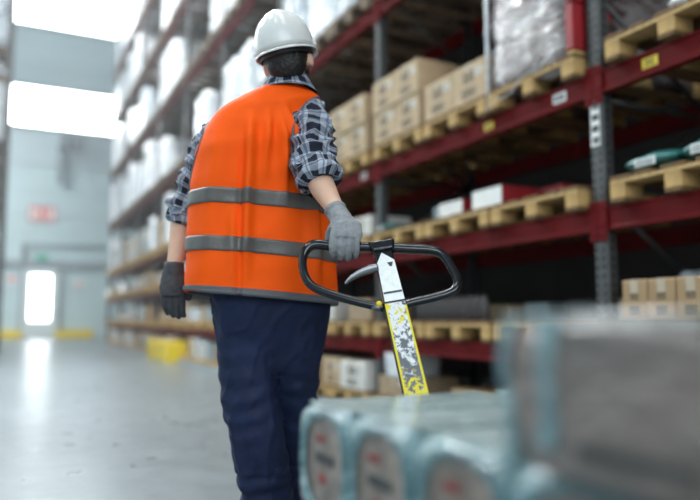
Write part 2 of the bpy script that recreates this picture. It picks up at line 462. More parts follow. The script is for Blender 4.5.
bm = bmesh.new(); bx(bm, (0, -0.03, 0.02), (s[0]*0.8, 0.02, s[2]*0.5)); link('red_stripe', tomesh(bm, 'red_stripe'), m_signred, t)
t, s = wsign('notice_sign', 'small pale notice with red edge right of the end wall door', 'sign', 75, 281, 84, 288, m_paper, None)
bm = bmesh.new(); bx(bm, (0, -0.03, 0), (s[0]*0.5, 0.02, s[2]*0.4)); link('red_stripe', tomesh(bm, 'red_stripe'), m_signred, t)
# heater blower and its duct
a = wallpt(67, 142)
t = thing('wall_heater', 'grey box heater hanging below the lower strip window', 'heater', (a.x, ENDY-0.5, a.z))
bm = bmesh.new(); bx(bm, (0, 0, 0), (0.75, 0.6, 0.8), 0.04); link('housing', tomesh(bm, 'housing'), m_rail, t)
bm = bmesh.new()
for k in range(6): bx(bm, (0, -0.31, -0.28+k*0.11), (0.6, 0.03, 0.03), 0, Matrix.Rotation(0.5, 3, 'X'))
link('louvre_grille', tomesh(bm, 'louvre_grille'), m_steel, t)
bm = bmesh.new(); bx(bm, (-0.22, 0.2, -1.15), (0.28, 0.2, 1.5), 0.02); link('duct', tomesh(bm, 'duct'), m_rail, t)
# pipe run
a = wallpt(24, 244); b = wallpt(110, 244)
t = thing('wall_pipe', 'thin grey pipe run with a bracket above the door lintel', 'pipe', (a.x, ENDY-0.12, 0))
bm = bmesh.new(); tube(bm, [(0, 0, 3.35), (0, 0, a.z), (b.x-a.x+1, 0, a.z)], 0.045, 10); link('pipe', tomesh(bm, 'pipe'), m_rail, t)
bm = bmesh.new(); bx(bm, (0.0, 0, a.z-0.25), (0.2, 0.12, 0.55), 0.02); link('valve_box', tomesh(bm, 'valve_box'), m_rail, t)
# yellow kerbs
for (u0, u1, lab) in ((-8, 22, 'yellow floor kerb left of the end wall door'), (55, 93, 'yellow floor kerb right of the end wall door')):
    x0 = wallpt(u0, 330).x; x1 = wallpt(u1, 330).x
    bm = bmesh.new(); bx(bm, ((x1-x0)/2, 0, 0.17), (x1-x0, 0.22, 0.34), 0.03)
    o = link('floor_kerb', tomesh(bm, 'floor_kerb'), m_yel, None, (x0, ENDY-0.35, 0)); tag(o, lab, 'kerb', 'yellow kerbs along the end wall')

# ceiling lamps: real housings around the aisle lights
ordn = ['first', 'second', 'third', 'fourth', 'fifth', 'sixth', 'seventh', 'eighth', 'ninth', 'tenth', 'eleventh', 'twelfth']
hm = bmesh.new()
for x in (-0.68, 0.68): bx(hm, (x, 0, 0), (0.04, 2.7, 0.16))
for y in (-1.33, 1.33): bx(hm, (0, y, 0), (1.4, 0.04, 0.16))
bx(hm, (0, 0, 0.09), (1.4, 2.7, 0.03))
hm = tomesh(hm, 'lamp_housing')
rod = bmesh.new(); tube(rod, [(0, 0, 0.1), (0, 0, 3.9)], 0.015, 8); rod = tomesh(rod, 'rod')
for i, (x, y) in enumerate(LAMPS):
    t = thing('ceiling_lamp', '%s hanging lamp of the %s row under the ceiling' % (ordn[i if i < 5 else i-5], 'aisle' if i < 5 else 'outer'), 'lamp', (x, y, 11.3), 0, 'hanging ceiling lamps')
    link('housing', hm, m_dark, t); link('rod', rod, m_dark, t)

# ================================================================== RACKS
RX = 3.0
YS = [0.27 + 2.61*i for i in range(10)]          # upright lines
BEAMTOP = [0.63, 1.41, 2.2, 3.72, 5.45, 7.15, 8.85]
RACKH = 10.2
RD = 1.1
def cprof(bm, h, wy=0.1, dx=0.075, t=0.004):
    # C channel, open to the back, front face at x=0
    pts = [(dx, wy/2-0.018), (dx, wy/2), (0.012, wy/2), (0, wy/2-0.012), (0, -wy/2+0.012), (0.012, -wy/2), (dx, -wy/2), (dx, -wy/2+0.018)]
    inn = [(dx-t, wy/2-0.018), (dx-t, wy/2-t), (0.012+t, wy/2-t), (t, wy/2-0.014), (t, -wy/2+0.014), (0.012+t, -wy/2+t), (dx-t, -wy/2+t), (dx-t, -wy/2+0.018)]
    loop = pts + inn[::-1]
    lo = [bm.verts.new((x, y, 0)) for x, y in loop]; hi = [bm.verts.new((x, y, h)) for x, y in loop]
    n = len(loop)
    for i in range(n): bm.faces.new((lo[i], lo[(i+1) % n], hi[(i+1) % n], hi[i]))
bm = bmesh.new(); cprof(bm, RACKH); post_me = tomesh(bm, 'post')
post_me.materials.append(m_post)
bm = bmesh.new()
z = 0.25; k = 0
while z < RACKH-0.7:
    a, b = (0.09, RD-0.09) if k % 2 == 0 else (RD-0.09, 0.09)
    tube(bm, [(a, 0, z), (b, 0, z+0.6)], 0.016, 6); tube(bm, [(0.08, 0, z), (RD-0.08, 0, z)], 0.016, 6) if k % 3 == 0 else None
    z += 0.6; k += 1
brace_me = tomesh(bm, 'bracing')
foot_me = boxmesh('base_plate', (0.14, 0.16, 0.012), 0.003)
BL = 2.61-0.11
def beam_mesh():
    bm = bmesh.new()
    # stepped box section extruded along y
    pr = [(0, 0), (0, -0.012), (0.006, -0.02), (0.006, -0.105), (0, -0.113), (0, -0.13), (0.05, -0.13), (0.05, 0)]
    a = [bm.verts.new((x, -BL/2, z)) for x, z in pr]; b = [bm.verts.new((x, BL/2, z)) for x, z in pr]
    n = len(pr)
    for i in range(n): bm.faces.new((a[i], a[(i+1) % n], b[(i+1) % n], b[i]))
    bm.faces.new(a[::-1]); bm.faces.new(b)
    return tomesh(bm, 'beam')
beam_me = beam_mesh()
bm = bmesh.new(); bx(bm, (-0.006, 0, -0.075), (0.008, 0.062, 0.23), 0.003); bx(bm, (0.03, 0, -0.075), (0.07, 0.008, 0.23), 0.002)
for q in (-0.15, -0.1, 0.0): bx(bm, (-0.012, 0, q), (0.008, 0.022, 0.018), 0.002)
brk_me = tomesh(bm, 'beam_bracket')
lab_y = boxmesh('beam_label', (0.002, 0.10, 0.055)); lab_w = boxmesh('beam_label', (0.002, 0.11, 0.06))
bm = bmesh.new()
for r in range(3): bx(bm, (0, 0, 0.014-r*0.014), (0.0015, 0.07 if r != 1 else 0.05, 0.007))
labink = tomesh(bm, 'print')
bm = bmesh.new()
random.seed(3); yy = -0.04
while yy < 0.04:
    wv = random.choice((0.002, 0.003, 0.005)); bx(bm, (0, yy, 0), (0.0015, wv, 0.032)); yy += wv+random.choice((0.002, 0.004))
barcode = tomesh(bm, 'barcode')

BAYW = ['nearest', 'second', 'third', 'fourth', 'fifth', 'sixth', 'seventh', 'eighth', 'ninth']
def rack_bay(i, X, mirror, label, group, y0, own_near, name='pallet_rack'):
    """bay between y0 and y0+2.61; local x points into the rack"""
    t = thing(name, label, 'rack', (X, y0, 0), 0, group)
    s = -1 if mirror else 1
    def add(nm, me, mt, par, loc, rz=0.0):
        return link(nm, me, mt, par, loc, (0, 0, rz))
    for yy in ([0.0] if own_near else []) + [2.61]:
        p1 = add('post', post_me, m_post, t, (0, yy, 0), PI if mirror else 0)
        p2 = add('post', post_me, m_post, t, (s*RD, yy, 0), 0 if mirror else PI)
        b = add('bracing', brace_me, m_steel, t, (0, yy, 0), PI if mirror else 0)
        if i < 3 and not mirror:
            add('base_plate', foot_me, m_steel, p1, (0.03, 0, 0.006))
    for L, z in enumerate(BEAMTOP):
        for back in (0, 1):
            bo = add('beam', beam_me, m_red, t, (s*RD if back else 0, 1.305, z), (PI if (bool(back) != bool(mirror)) else 0))
            if i < 4 and not back and not mirror:
                for e in (-1, 1): add('beam_bracket', brk_me, m_red, bo, (0, e*(BL/2+0.022), 0))
            if i < 3 and L == 2 and not back and not mirror:
                lo = 1.12 if i != 0 else 1.0
                l1 = add('beam_label', lab_w, m_paper, bo, (0.004, -1.02, -0.062)); add('print', barcode, m_ink, bo, (0.0025, -1.02, -0.062))
                l2 = add('beam_label', lab_y, m_yel, bo, (0.004, 0.92 if i == 0 else -0.32, -0.062)); add('print', labink, m_ink, bo, (0.0025, 0.92 if i == 0 else -0.32, -0.062))
    return t
for i in range(9):
    t = rack_bay(i, RX, False, '%s bay of the long red-beamed pallet rack right of the aisle' % BAYW[i], 'right row of pallet racking', YS[i], i == 0)
    if i == 0:
        # label strip on the big upright
        st = boxobj('barcode_strip', (-0.003, 2.61, 1.905), (0.003, 0.066, 0.27), m_paper, t)
        random.seed(5)
        for k in range(4):
            bm = bmesh.new(); yy = -0.026
            while yy < 0.024:
                wv = random.choice((0.002, 0.004)); bx(bm, (-0.0025, yy, -0.1+k*0.066), (0.002, wv, 0.038)); yy += wv+random.choice((0.002, 0.004))
            link('barcode', tomesh(bm, 'barcode'), m_ink, st)
LXR = -0.06
for i in range(5, 9):
    rack_bay(i, LXR, True, '%s bay of the far rack row left of the aisle' % BAYW[i-5], 'left row of pallet racking', YS[i], i == 5)

# yellow end guard in front of the far racks
t = thing('rack_guard', 'yellow steel guard on the floor at the rack foot', 'guard', (2.72, 12.9, 0))
bm = bmesh.new(); bx(bm, (0, 1.0, 0.2), (0.06, 2.0, 0.38), 0.02); link('side_plate', tomesh(bm, 'side_plate'), m_yel, t)
bm = bmesh.new(); bx(bm, (0.3, 0, 0.2), (0.55, 0.06, 0.38), 0.02); link('end_plate', tomesh(bm, 'end_plate'), m_yel, t)
bm = bmesh.new()
for q in ((0.05, 0.05), (0.05, 1.95), (0.55, 0.04)): bx(bm, (q[0], q[1], 0.006), (0.16, 0.12, 0.012))
link('foot', tomesh(bm, 'foot'), m_yel, t)
# grey floor profile along the rack foot
o = structure('trim_3', (2.9, 15.3, 0.03), (0.08, 17.0, 0.06), m_rail)

# ------------------------------------------------------------------ pallets
def pal_parts():
    rnd = random.Random(11)
    bm = bmesh.new()
    for k, y in enumerate((-0.3275, -0.18, 0, 0.18, 0.3275)):
        wv = 0.145 if k in (0, 2, 4) else 0.10
        bx(bm, (0.6, y, 0.133), (1.2, wv, 0.022), 0.003)
    deck = tomesh(bm, 'deck')
    bm = bmesh.new()
    for x in (0.0725, 0.6, 1.1275): bx(bm, (x, 0, 0.111), (0.145, 0.8, 0.022), 0.003)
    cross = tomesh(bm, 'cross_boards')
    block = boxmesh('block', (0.145, 0.10, 0.078), 0.004)
    runner = boxmesh('bottom_board', (1.2, 0.10, 0.022), 0.003, (0.6, 0, 0))
    return deck, cross, block, runner
P_DECK, P_CROSS, P_BLOCK, P_RUN = pal_parts()
P_CROSS.materials.append(m_wood); P_RUN.materials.append(m_deck_shade)
P_DECK.materials.append(m_deck_shade)
P_BLOCK.materials.append(m_wood2)
bm = bmesh.new()
for k, y in enumerate((-0.3275, 0, 0.3275)): bx(bm, (0.6, y, 0.133), (1.2, 0.2, 0.022))
for x in (0.0725, 0.6, 1.1275):
    bx(bm, (x, 0, 0.111), (0.145, 0.8, 0.022))
    for y in (-0.35, 0, 0.35): bx(bm, (x, y, 0.061), (0.145, 0.1, 0.078))
for y in (-0.35, 0, 0.35): bx(bm, (0.6, y, 0.011), (1.2, 0.1, 0.022))
P_FAR = tomesh(bm, 'wooden_pallet'); P_FAR.materials.append(m_wood2)
P_UP = P_FAR.copy(); P_UP.materials.clear(); P_UP.materials.append(m_wood_dark)
def pallet(loc, label, near=True, rz=0.0, group='wooden pallets on the racks', inner=True):
    if not near:
        o = link('wooden_pallet', P_UP if loc[2] > 3 else P_FAR, None, None, loc, (0, 0, rz)); return tag(o, label, 'pallet', group)
    t = thing('wooden_pallet', label, 'pallet', loc, rz, group)
    link('deck', P_DECK, None, t); link('cross_boards', P_CROSS, None, t)
    for x in ((0.0725, 0.6, 1.1275) if inner else (0.0725, 0.6)):
        for y in (-0.35, 0, 0.35): link('block', P_BLOCK, None, t, (x, y, 0.061))
    for y in (-0.35, 0, 0.35): link('bottom_board', P_RUN, None, t, (0, y, 0.011))
    return t

# ------------------------------------------------------------------ cartons
def carton_mesh(s, name='carton'):
    bm = bmesh.new(); bx(bm, (0, 0, s[2]/2), s, min(0.006, s[2]*0.03)); return tomesh(bm, name)
BOXC = {}
def carton(loc, s, mat, label, group, rz=0.0, parts=True, name='cardboard_box', tape=m_tape, lbl=True):
    """s = depth (x), width (y), height; front face looks to -x"""
    key = (s, mat.name)
    if key not in BOXC:
        body = carton_mesh(s, 'carton'); body.materials.append(mat)
        tp = bmesh.new()
        bx(tp, (0, 0, s[2]+0.0012), (s[0]*1.0, 0.05, 0.0016)); bx(tp, (-s[0]/2-0.0012, 0, s[2]-0.035), (0.0016, 0.05, 0.07))
        tp = tomesh(tp, 'tape'); tp.materials.append(tape)
        lb = bmesh.new(); bx(lb, (-s[0]/2-0.002, -s[1]*0.30, s[2]*0.70), (0.002, s[1]*0.2, s[2]*0.2)); lb = tomesh(lb, 'label'); lb.materials.append(m_cardw)
        BOXC[key] = (body, tp, lb)
    body, tp, lb = BOXC[key]
    o = link(name, body, None, None, loc, (0, 0, rz)); tag(o, label, 'box', group)
    if parts:
        link('tape', tp, None, o)
        if lbl: link('paper_label', lb, None, o)
    return o

# ------------------------------------------------------------------ wrapped loads
def wrapped_mesh(s, seed, bul=0.02, nlay=4, skirt=0.0):
    """s depth, width, height. bulging cartons under stretch film"""
    bm = bmesh.new(); rnd = random.Random(seed)
    nz_, ny, nx = max(8, int(s[2]/0.06)), 14, 16
    def sect(z):
        pts = []
        ex = 8.0; n = 44
        for j in range(n):
            a = 2*PI*j/n; c, si = math.cos(a), math.sin(a)
            r = (abs(c)**ex + abs(si)**ex)**(-1/ex)
            pts.append((c*r*s[0]/2, si*r*s[1]/2))
        return pts
    rings = []
    for k in range(nz_+1):
        z = k/nz_
        lay = abs(math.sin(z*nlay*PI))**0.5
        ring = []
        for (x, y) in sect(z):
            p = Vector((x, y, z*s[2]))
            f = 1 - bul*(1-lay)*1.2 - (0.03 if k == nz_ else 0)
            d_ = 0.018*noise.noise(p*5 + Vector((seed*3.1, 0, 0))) + 0.01*noise.noise(p*14+Vector((0, seed, 0)))
            l = math.hypot(x, y); q = Vector((x*f + x/l*d_, y*f + y/l*d_, p.z))
            if k == 0 and skirt: q.z -= skirt*(0.5+0.9*noise.noise(Vector((x*3, y*3, seed))))
            ring.append(bm.verts.new(q))
        rings.append(ring)
    n = len(rings[0])
    for a, b in zip(rings, rings[1:]):
        for j in range(n): bm.faces.new((a[j], a[(j+1) % n], b[(j+1) % n], b[j])).smooth = True
    bm.faces.new(rings[-1]); bm.faces.new(rings[0][::-1])
    return tomesh(bm, 'wrapped_load')
WR = {}
def wrapped(loc, s, seed, mat, label, group, skirt=0.0, nlay=4):
    key = (s, seed, skirt)
    if key not in WR: WR[key] = wrapped_mesh(s, seed, 0.02, nlay, skirt)
    me = WR[key]
    o = link('wrapped_pallet_load', me, None, None, loc)
    if not me.materials: me.materials.append(mat)
    o.material_slots[0].link = 'OBJECT'; o.material_slots[0].material = mat
    return tag(o, label, 'wrapped load', group)

SLOTN = ['near', 'middle', 'far']
LEVN = ['floor level', 'first shelf', 'second shelf', 'third shelf', 'fourth shelf', 'fifth shelf', 'sixth shelf', 'top shelf']
LZ = [0.0] + BEAMTOP
def slots(i): return [YS[i]+0.05+0.04+0.4 + k*0.815 for k in range(3)]
def where(i, L, k): return '%s end of the %s, %s bay' % (SLOTN[k], LEVN[L], BAYW[i]) if k != 1 else 'middle of the %s, %s bay' % (LEVN[L], BAYW[i])
PX = RX - 0.07
PH = 0.144

# --- bay 0 (right of the big upright)
for L in (1, 2, 3):
    for k in (1, 2):
        y = slots(0)[k] - (0.06 if k == 2 else 0.08)
        pallet((PX, y, LZ[L]), 'pale wooden pallet at the ' + where(0, L, k), True)
y2 = slots(0)[2]-0.06
# cartons on the first shelf
for j in range(7):
    carton((PX+0.17, y2+0.36-0.08-j*0.168, LZ[1]+PH), (0.30, 0.163, 0.215), m_card, '%s small brown printed carton right of the big upright, counted from it' % ordn[j], 'small brown cartons on the first shelf', 0, True, 'cardboard_box', m_tape, False)
for j in range(2):
    wrapped((PX+0.72, y2+0.2-j*0.5, LZ[1]+PH), (0.5, 0.4, 0.28), 40+j, m_filmg, ['grey wrapped bundle behind the small brown cartons near the big upright', 'grey wrapped bundle behind the small brown cartons at the picture edge'][j], 'grey bundles behind the small cartons')
# second shelf: teal sacks with pale labels, dark sacks behind
def sack_mesh(sx, sy, sz, seed):
    bm = bmesh.new(); n = 28; m = 14; rings = []
    for i in range(m+1):
        t = i/m; y = (t-0.5)*sy
        e = math.sin(PI*min(1, max(0.0, t)))**0.35 if 0 < t < 1 else 0.12
        ring = []
        for j in range(n):
            a = 2*PI*j/n
            p = Vector((math.cos(a)*sx/2*(0.75+0.25*e), y, sz/2 + math.sin(a)*sz/2*max(e, 0.15)))
            p += Vector((math.cos(a), 0, math.sin(a)))*0.012*noise.noise(p*12+Vector((seed, 0, 0)))
            p.z = max(p.z, 0.0); ring.append(bm.verts.new(p))
        rings.append(ring)
    for a, b in zip(rings, rings[1:]):
        for j in range(n): bm.faces.new((a[j], a[(j+1) % n], b[(j+1) % n], b[j])).smooth = True
    bm.faces.new(rings[0][::-1]); bm.faces.new(rings[-1])
    return tomesh(bm, 'sack')
def sack(loc, s, mat, seed, label, rz=0, lab=True):
    t = link('sack', sack_mesh(*s, seed), mat, None, loc, (0, 0, rz)); tag(t, label, 'sack', 'sacks on the second shelf')
    if lab:
        bm = bmesh.new(); bx(bm, (-s[0]/2-0.004, 0, s[2]*0.42), (0.006, s[1]*0.38, s[2]*0.36), 0.002)
        lb = link('printed_label', tomesh(bm, 'printed_label'), m_paper, t)
        bm = bmesh.new()
        for r in range(3): bx(bm, (-s[0]/2-0.009, 0, s[2]*(0.52-0.09*r)), (0.003, s[1]*0.32, s[2]*0.03))
        link('print', tomesh(bm, 'print'), m_rail, lb)
    return t
sack((PX+0.22, y2+0.20, LZ[2]+PH), (0.34, 0.34, 0.12), m_teal, 1, 'teal sack with a white label next to the big upright')
sack((PX+0.22, y2-0.12, LZ[2]+PH), (0.34, 0.26, 0.13), m_teal, 2, 'teal sack right of the other teal sack, second shelf')
sack((PX+0.30, y2-0.46, LZ[2]+PH), (0.36, 0.30, 0.17), m_blk, 3, 'black sack at the right picture edge, second shelf', 0, False)
sack((PX+0.62, y2+0.05, LZ[2]+PH), (0.36, 0.60, 0.14), m_blk, 4, 'black sack behind the two teal sacks', 0, False)
# third shelf: foil scraps on the pallet
sack((PX+0.18, y2-0.12, LZ[3]+PH), (0.22, 0.34, 0.10), m_filmw, 5, 'crumpled clear film bundle on the high pallet at the top right', 0.2, False)
m_blue = M('blue_plastic', (0.03, 0.07, 0.30), 0.25, 0, 0.1)
sack((PX+0.30, y2-0.36, LZ[3]+PH), (0.26, 0.34, 0.16), m_blue, 6, 'dark blue plastic bundle on the high pallet at the top right', 0.1, False)

# --- bay 1
g1 = 'cartons on the third shelf'
for L in (1, 2, 3):
    for k in range(3):
        y = slots(1)[k] + (0.0, 0.02, 0.04)[k]
        pallet((PX, y, LZ[L]), 'pale wooden pallet at the ' + where(1, L, k), True)
a = slots(1)
wl = wrapped((PX+0.59, a[0]+0.02, LZ[3]+PH+0.01), (1.16, 0.85, 1.2), 21, m_filmr, 'tall load in shiny clear film left of the big upright, third shelf', None, 0.12, 4)
bm = bmesh.new()
for k in range(4): bx(bm, (-0.43, -0.395, 0.16+k*0.295), (0.32, 0.06, 0.285), 0.006)
link('red_carton_side', tomesh(bm, 'red_carton_side'), m_redc, wl)
bm = bmesh.new()
bx(bm, (-0.44, -0.40, 0.0), (0.3, 0.05, 0.02), 0.004); link('board_edge', tomesh(bm, 'board_edge'), m_wood2, wl)
bm = bmesh.new()
rnd = random.Random(4)
for k in range(6):
    z0 = 0.06+k*0.19; pts = [(-0.60-0.012*abs(math.sin(q*2.1+k)), -0.36+q*0.72/9, z0+0.02*math.sin(q*1.7+k*2)+q*0.022*(1 if k % 2 else -1)) for q in range(10)]
    tube(bm, pts, 0.0032, 6)
bx(bm, (-0.560, 0.418, 0.45), (0.03, 0.022, 1.18), 0.006)
link('film_ridges', tomesh(bm, 'film_ridges', True), m_filmw, wl)
# one-layer long cartons in the middle
for j in range(2):
    carton((PX+0.22, a[1]-0.20+j*0.40+0.02, LZ[3]+PH), (0.42, 0.395, 0.285), m_cardl, ['tan carton next to the film-wrapped load, third shelf', 'tan carton second from the film-wrapped load, third shelf'][j], g1)
carton((PX+0.72, a[1]+0.16, LZ[3]+PH), (0.42, 0.38, 0.30), m_cardp, 'plain carton behind the pair of tan cartons, third shelf', g1)
for lay in range(2):
    for j in range(2):
        carton((PX+0.20-0.01*lay, a[2]-0.19+j*0.385+0.05, LZ[3]+PH+lay*0.282), (0.40, 0.38, 0.28), m_cardl, 'tan carton in the %s layer, %s side of the two-layer stack beside the second upright' % (['lower', 'upper'][lay], ['near', 'far'][j]), g1)
        carton((PX+0.62, a[2]-0.19+j*0.385+0.05, LZ[3]+PH+lay*0.282), (0.40, 0.38, 0.28), m_cardp, 'carton at the back of the two-layer stack, %s layer, %s side' % (['lower', 'upper'][lay], ['near', 'far'][j]), g1)
# second shelf: white and red boxes
def redwhite(loc, s, label):
    o = link('red_white_box', carton_mesh(s), m_redc, None, loc); tag(o, label, 'box', 'red and white boxes on the second shelf')
    bm = bmesh.new(); bx(bm, (-s[0]/2-0.002, 0, s[2]*0.58), (0.004, s[1]*0.98, s[2]*0.80), 0.001); link('white_face', tomesh(bm, 'white_face'), m_paper, o)
    return o
redwhite((PX+0.30, a[1]-0.22, LZ[2]+PH), (0.36, 0.34, 0.16), 'red box with white front, nearer the big upright on the second shelf')
redwhite((PX+0.32, a[1]+0.26, LZ[2]+PH), (0.36, 0.32, 0.14), 'red box with white front, farther from the big upright on the second shelf')
carton((PX+0.62, a[1]-0.45, LZ[2]+PH), (0.4, 0.42, 0.15), m_redc, 'plain red box behind the nearer red and white box', 'red and white boxes on the second shelf', 0, False, 'red_box')
o = carton((PX+0.35, a[2]-0.22, LZ[2]+PH), (0.2, 0.16, 0.16), m_rail, 'small dark grey box on the second shelf past the red and white boxes', None, 0, False, 'grey_box')
t = sack((PX+0.2, a[2]+0.42, LZ[2]+PH), (0.3, 0.26, 0.09), m_teal, 9, 'small teal bag by the second upright, second shelf')
# first shelf: dark small goods, far back
rnd = random.Random(6)
for j in range(5):
    carton((PX+0.75, a[0]-0.2+j*0.43, LZ[1]+PH), (0.3, 0.26, 0.12+0.03*rnd.random()), (m_cardp, m_blk, m_rail)[j % 3], '%s low dark box at the back of the first shelf, counted from the big upright' % ordn[j], 'low dark boxes at the back of the first shelf', 0, False, 'storage_box')
def bottle_mesh():
    bm = bmesh.new(); prof = [(0.0, 0), (0.032, 0), (0.034, 0.01), (0.034, 0.13), (0.026, 0.155), (0.012, 0.17), (0.012, 0.195), (0.0, 0.195)]
    n = 14; rings = [[bm.verts.new((r*math.cos(2*PI*j/n), r*math.sin(2*PI*j/n), z)) for j in range(n)] for r, z in prof[1:-1]]
    for p, q in zip(rings, rings[1:]):
        for j in range(n): bm.faces.new((p[j], p[(j+1) % n], q[(j+1) % n], q[j])).smooth = True
    bm.faces.new(rings[0][::-1]); bm.faces.new(rings[-1]); return tomesh(bm, 'bottle')
bot = bottle_mesh(); bot.materials.append(M('dark_bottle', (0.06, 0.05, 0.05), 0.3))
for j in range(12):
    o = link('bottle', bot, None, None, (PX+0.24, a[1]-0.02+j*0.082, LZ[1]+PH)); tag(o, '%s dark bottle in the row on the first shelf, counted from the big upright side' % ordn[j], 'bottle', 'row of dark bottles on the first shelf')
# floor level bay 1
o = wrapped((PX+0.25, a[2]+0.22, 0.30), (0.42, 0.3, 0.2), 31, m_filmw, 'silvery film-wrapped bundle low behind the tow bar', None)
pallet((PX, a[2], 0.0), 'wooden pallet on the floor beneath the silvery bundle', True)
carton((PX+0.3, a[2]+0.2, PH), (0.5, 0.5, 0.155), m_cardp, 'flat carton under the silvery film-wrapped bundle', 'cartons at floor level')
pallet((PX+0.1, a[1], 0.0), 'weathered pallet on the floor in the middle of the second rack bay', True)
carton((PX+0.5, a[1], PH), (0.7, 0.6, 0.12), m_card, 'brown carton low on the floor pallet of the second rack bay', 'cartons at floor level')

# --- bay 2 (seen between the man and the second upright)
a = slots(2)
for L in (0, 1, 2, 3):
    for k in range(3):
        pallet((PX, a[k]+0.02*k, LZ[L]), 'pale wooden pallet at the ' + where(2, L, k), True)
for k in range(3):
    for lay in range(2):
        for j in range(2):
            carton((PX+0.20-0.015*lay, a[k]-0.19+j*0.385, LZ[3]+PH+lay*0.272), (0.40, 0.38, 0.27), m_cardl, 'tan carton, %s, %s side, at the %s' % (['lower', 'upper'][lay], ['near', 'far'][j], where(2, 3, k)), 'cartons on the third shelf of the third bay')
# floor: white crate-like carton and brown one
carton((PX+0.22, a[0]-0.10, PH), (0.44, 0.52, 0.25), m_cardw, 'white carton at floor level just past the second upright', 'cartons at floor level')
carton((PX+0.24, a[0]+0.42, PH), (0.44, 0.40, 0.26), m_cardl, 'tan carton at floor level behind the white carton', 'cartons at floor level')
carton((PX+0.22, a[1]+0.32, PH), (0.44, 0.5, 0.24), m_card, 'brown carton at floor level next to the man\'s leg', 'cartons at floor level')
for k in range(3):
    for L in (1, 2):
        carton((PX+0.3, a[k]-0.1, LZ[L]+PH), (0.44, 0.46, 0.2), FARCARD[(k+L) % 4], 'single low carton at the ' + where(2, L, k), 'low cartons in the third bay', 0, True)

# --- upper levels of the first three bays
rnd = random.Random(9)
for i in range(3):
    for L in (4, 5, 6, 7):
        for k in range(3):
            if i == 0 and k == 0: continue
            y = slots(i)[k]
            pallet((PX, y, LZ[L]), 'wooden pallet at the ' + where(i, L, k), False)
            wrapped((PX+0.6, y, LZ[L]+PH), (1.14, 0.76, 1.05), 50+(i+L+k) % 4, m_filmw if (k+i) % 2 else m_filmg, 'shiny wrapped load at the ' + where(i, L, k), 'wrapped loads high in the rack')
# --- far bays
for i in range(3, 9):
    for L in range(8):
        for k in range(3):
            y = slots(i)[k]
            if L:
                pallet((PX, y, LZ[L]), 'wooden pallet at the ' + where(i, L, k), False)
            else:
                pallet((PX, y, 0), 'wooden floor pallet at the ' + where(i, L, k), False)
            if L >= 4 or (L == 3 and rnd.random() < 0.45):
                if rnd.random() < 0.2 or (i, k, L) in ((4, 2, 4), (4, 1, 5), (4, 2, 5), (5, 0, 4), (5, 0, 5), (5, 0, 6), (6, 1, 5), (6, 0, 4), (7, 2, 5), (4, 0, 4)): continue
                hh = rnd.choice((0.9, 1.1, 1.25)) if L > 3 else rnd.choice((0.8, 1.05))
                wv = rnd.choice((0.46, 0.58, 0.70))
                wrapped((PX+0.58, y, LZ[L]+PH), (1.12, wv, hh), 60+rnd.randrange(3), m_filmw if rnd.random() < 0.72 else m_filmg, 'pale wrapped load at the ' + where(i, L, k), 'wrapped loads along the far racks')
            elif L == 3 or rnd.random() < 0.92:
                nl = 2 if L == 3 else 1
                base = FARCARD[rnd.randrange(3)]
                hbox = rnd.choice((0.2, 0.26, 0.32)) if L != 3 else 0.3
                for lay in range(nl):
                    for j in range(2):
                        carton((PX+0.22, y-0.19+j*0.385, LZ[L]+PH+lay*(hbox+0.002)), (0.42, 0.37, hbox), base if rnd.random() < 0.5 else rnd.choice((m_cardw, m_cardp, m_filmg, m_card, m_rail)),
                               '%s carton, %s side, %s' % (['low', 'upper'][lay], ['near', 'far'][j], where(i, L, k)), 'cartons along the far racks', 0, False)
# left row loads
for i in range(5, 9):
    for L in (0, 2, 4, 5, 6, 7):
        for k in (0, 2):
            y = slots(i)[k]
            pallet((LXR-1.22, y, LZ[L]), 'wooden pallet, %s end, %s, %s bay, left rack row' % (SLOTN[k], LEVN[L], BAYW[i-5]), False)
            wrapped((LXR-0.60, y, LZ[L]+PH), (1.08, 0.74, 0.55 if L < 4 else 1.1), 60+(i+k) % 3, m_filmg if L % 2 else m_filmw, 'wrapped load, %s end, %s, %s bay, left rack row' % (SLOTN[k], LEVN[L], BAYW[i-5]), 'wrapped loads of the left rack row')
# ------------------------------------------------------------------ scatter volume added in the far half to imitate lens-flare wash
def haze():
    m = bpy.data.materials.new('flare_wash_haze'); m.use_nodes = True; nt = m.node_tree
    nt.nodes.remove(nt.nodes['Principled BSDF'])
    v = nt.nodes.new('ShaderNodeVolumeScatter'); v.inputs['Color'].default_value = (0.86, 0.95, 1, 1); v.inputs['Density'].default_value = HAZE; v.inputs['Anisotropy'].default_value = 0.45
    nt.links.new(v.outputs[0], nt.nodes['Material Output'].inputs['Volume'])
    o = boxobj('haze', (-1.35, 19.4, 7.5), (14.2, 27.0, 14.9), m); tag(o, 'pale dusty haze hanging in the far half of the aisle', 'haze', None, 'stuff')
haze()
#INSERT_FRONT
# ================================================================== PALLET TRUCK AND ITS LOAD
# the truck stands to the right of the viewer; its load runs along the aisle
LX0, LX1 = 0.517, 1.397           # sides of the load
LY1 = 1.275                        # front of the load (towards the man)
TX = 0.985                         # centre line of the truck
truck = thing('pallet_truck', 'hand pallet truck with black loop handle and worn yellow tow bar, pulled by the man', 'pallet truck', (TX, 1.60, 0))
def tpart(nm, bm, mt, par=None, smooth=False):
    me = tomesh(bm, nm, smooth)
    o = link(nm, me, mt, par or truck)
    o.matrix_parent_inverse = Matrix.Translation(truck.location).inverted()
    if par: o.matrix_parent_inverse = Matrix.Translation(-truck.location) if not hasattr(par, '_x') else o.matrix_parent_inverse
    return o
# world-space shapes are built around the truck's base
TO = Vector(truck.location)
def wpart(nm, bm, mt, par=None, smooth=False):
    bmesh.ops.translate(bm, verts=bm.verts, vec=-TO)
    return link(nm, tomesh(bm, nm, smooth), mt, par or truck)
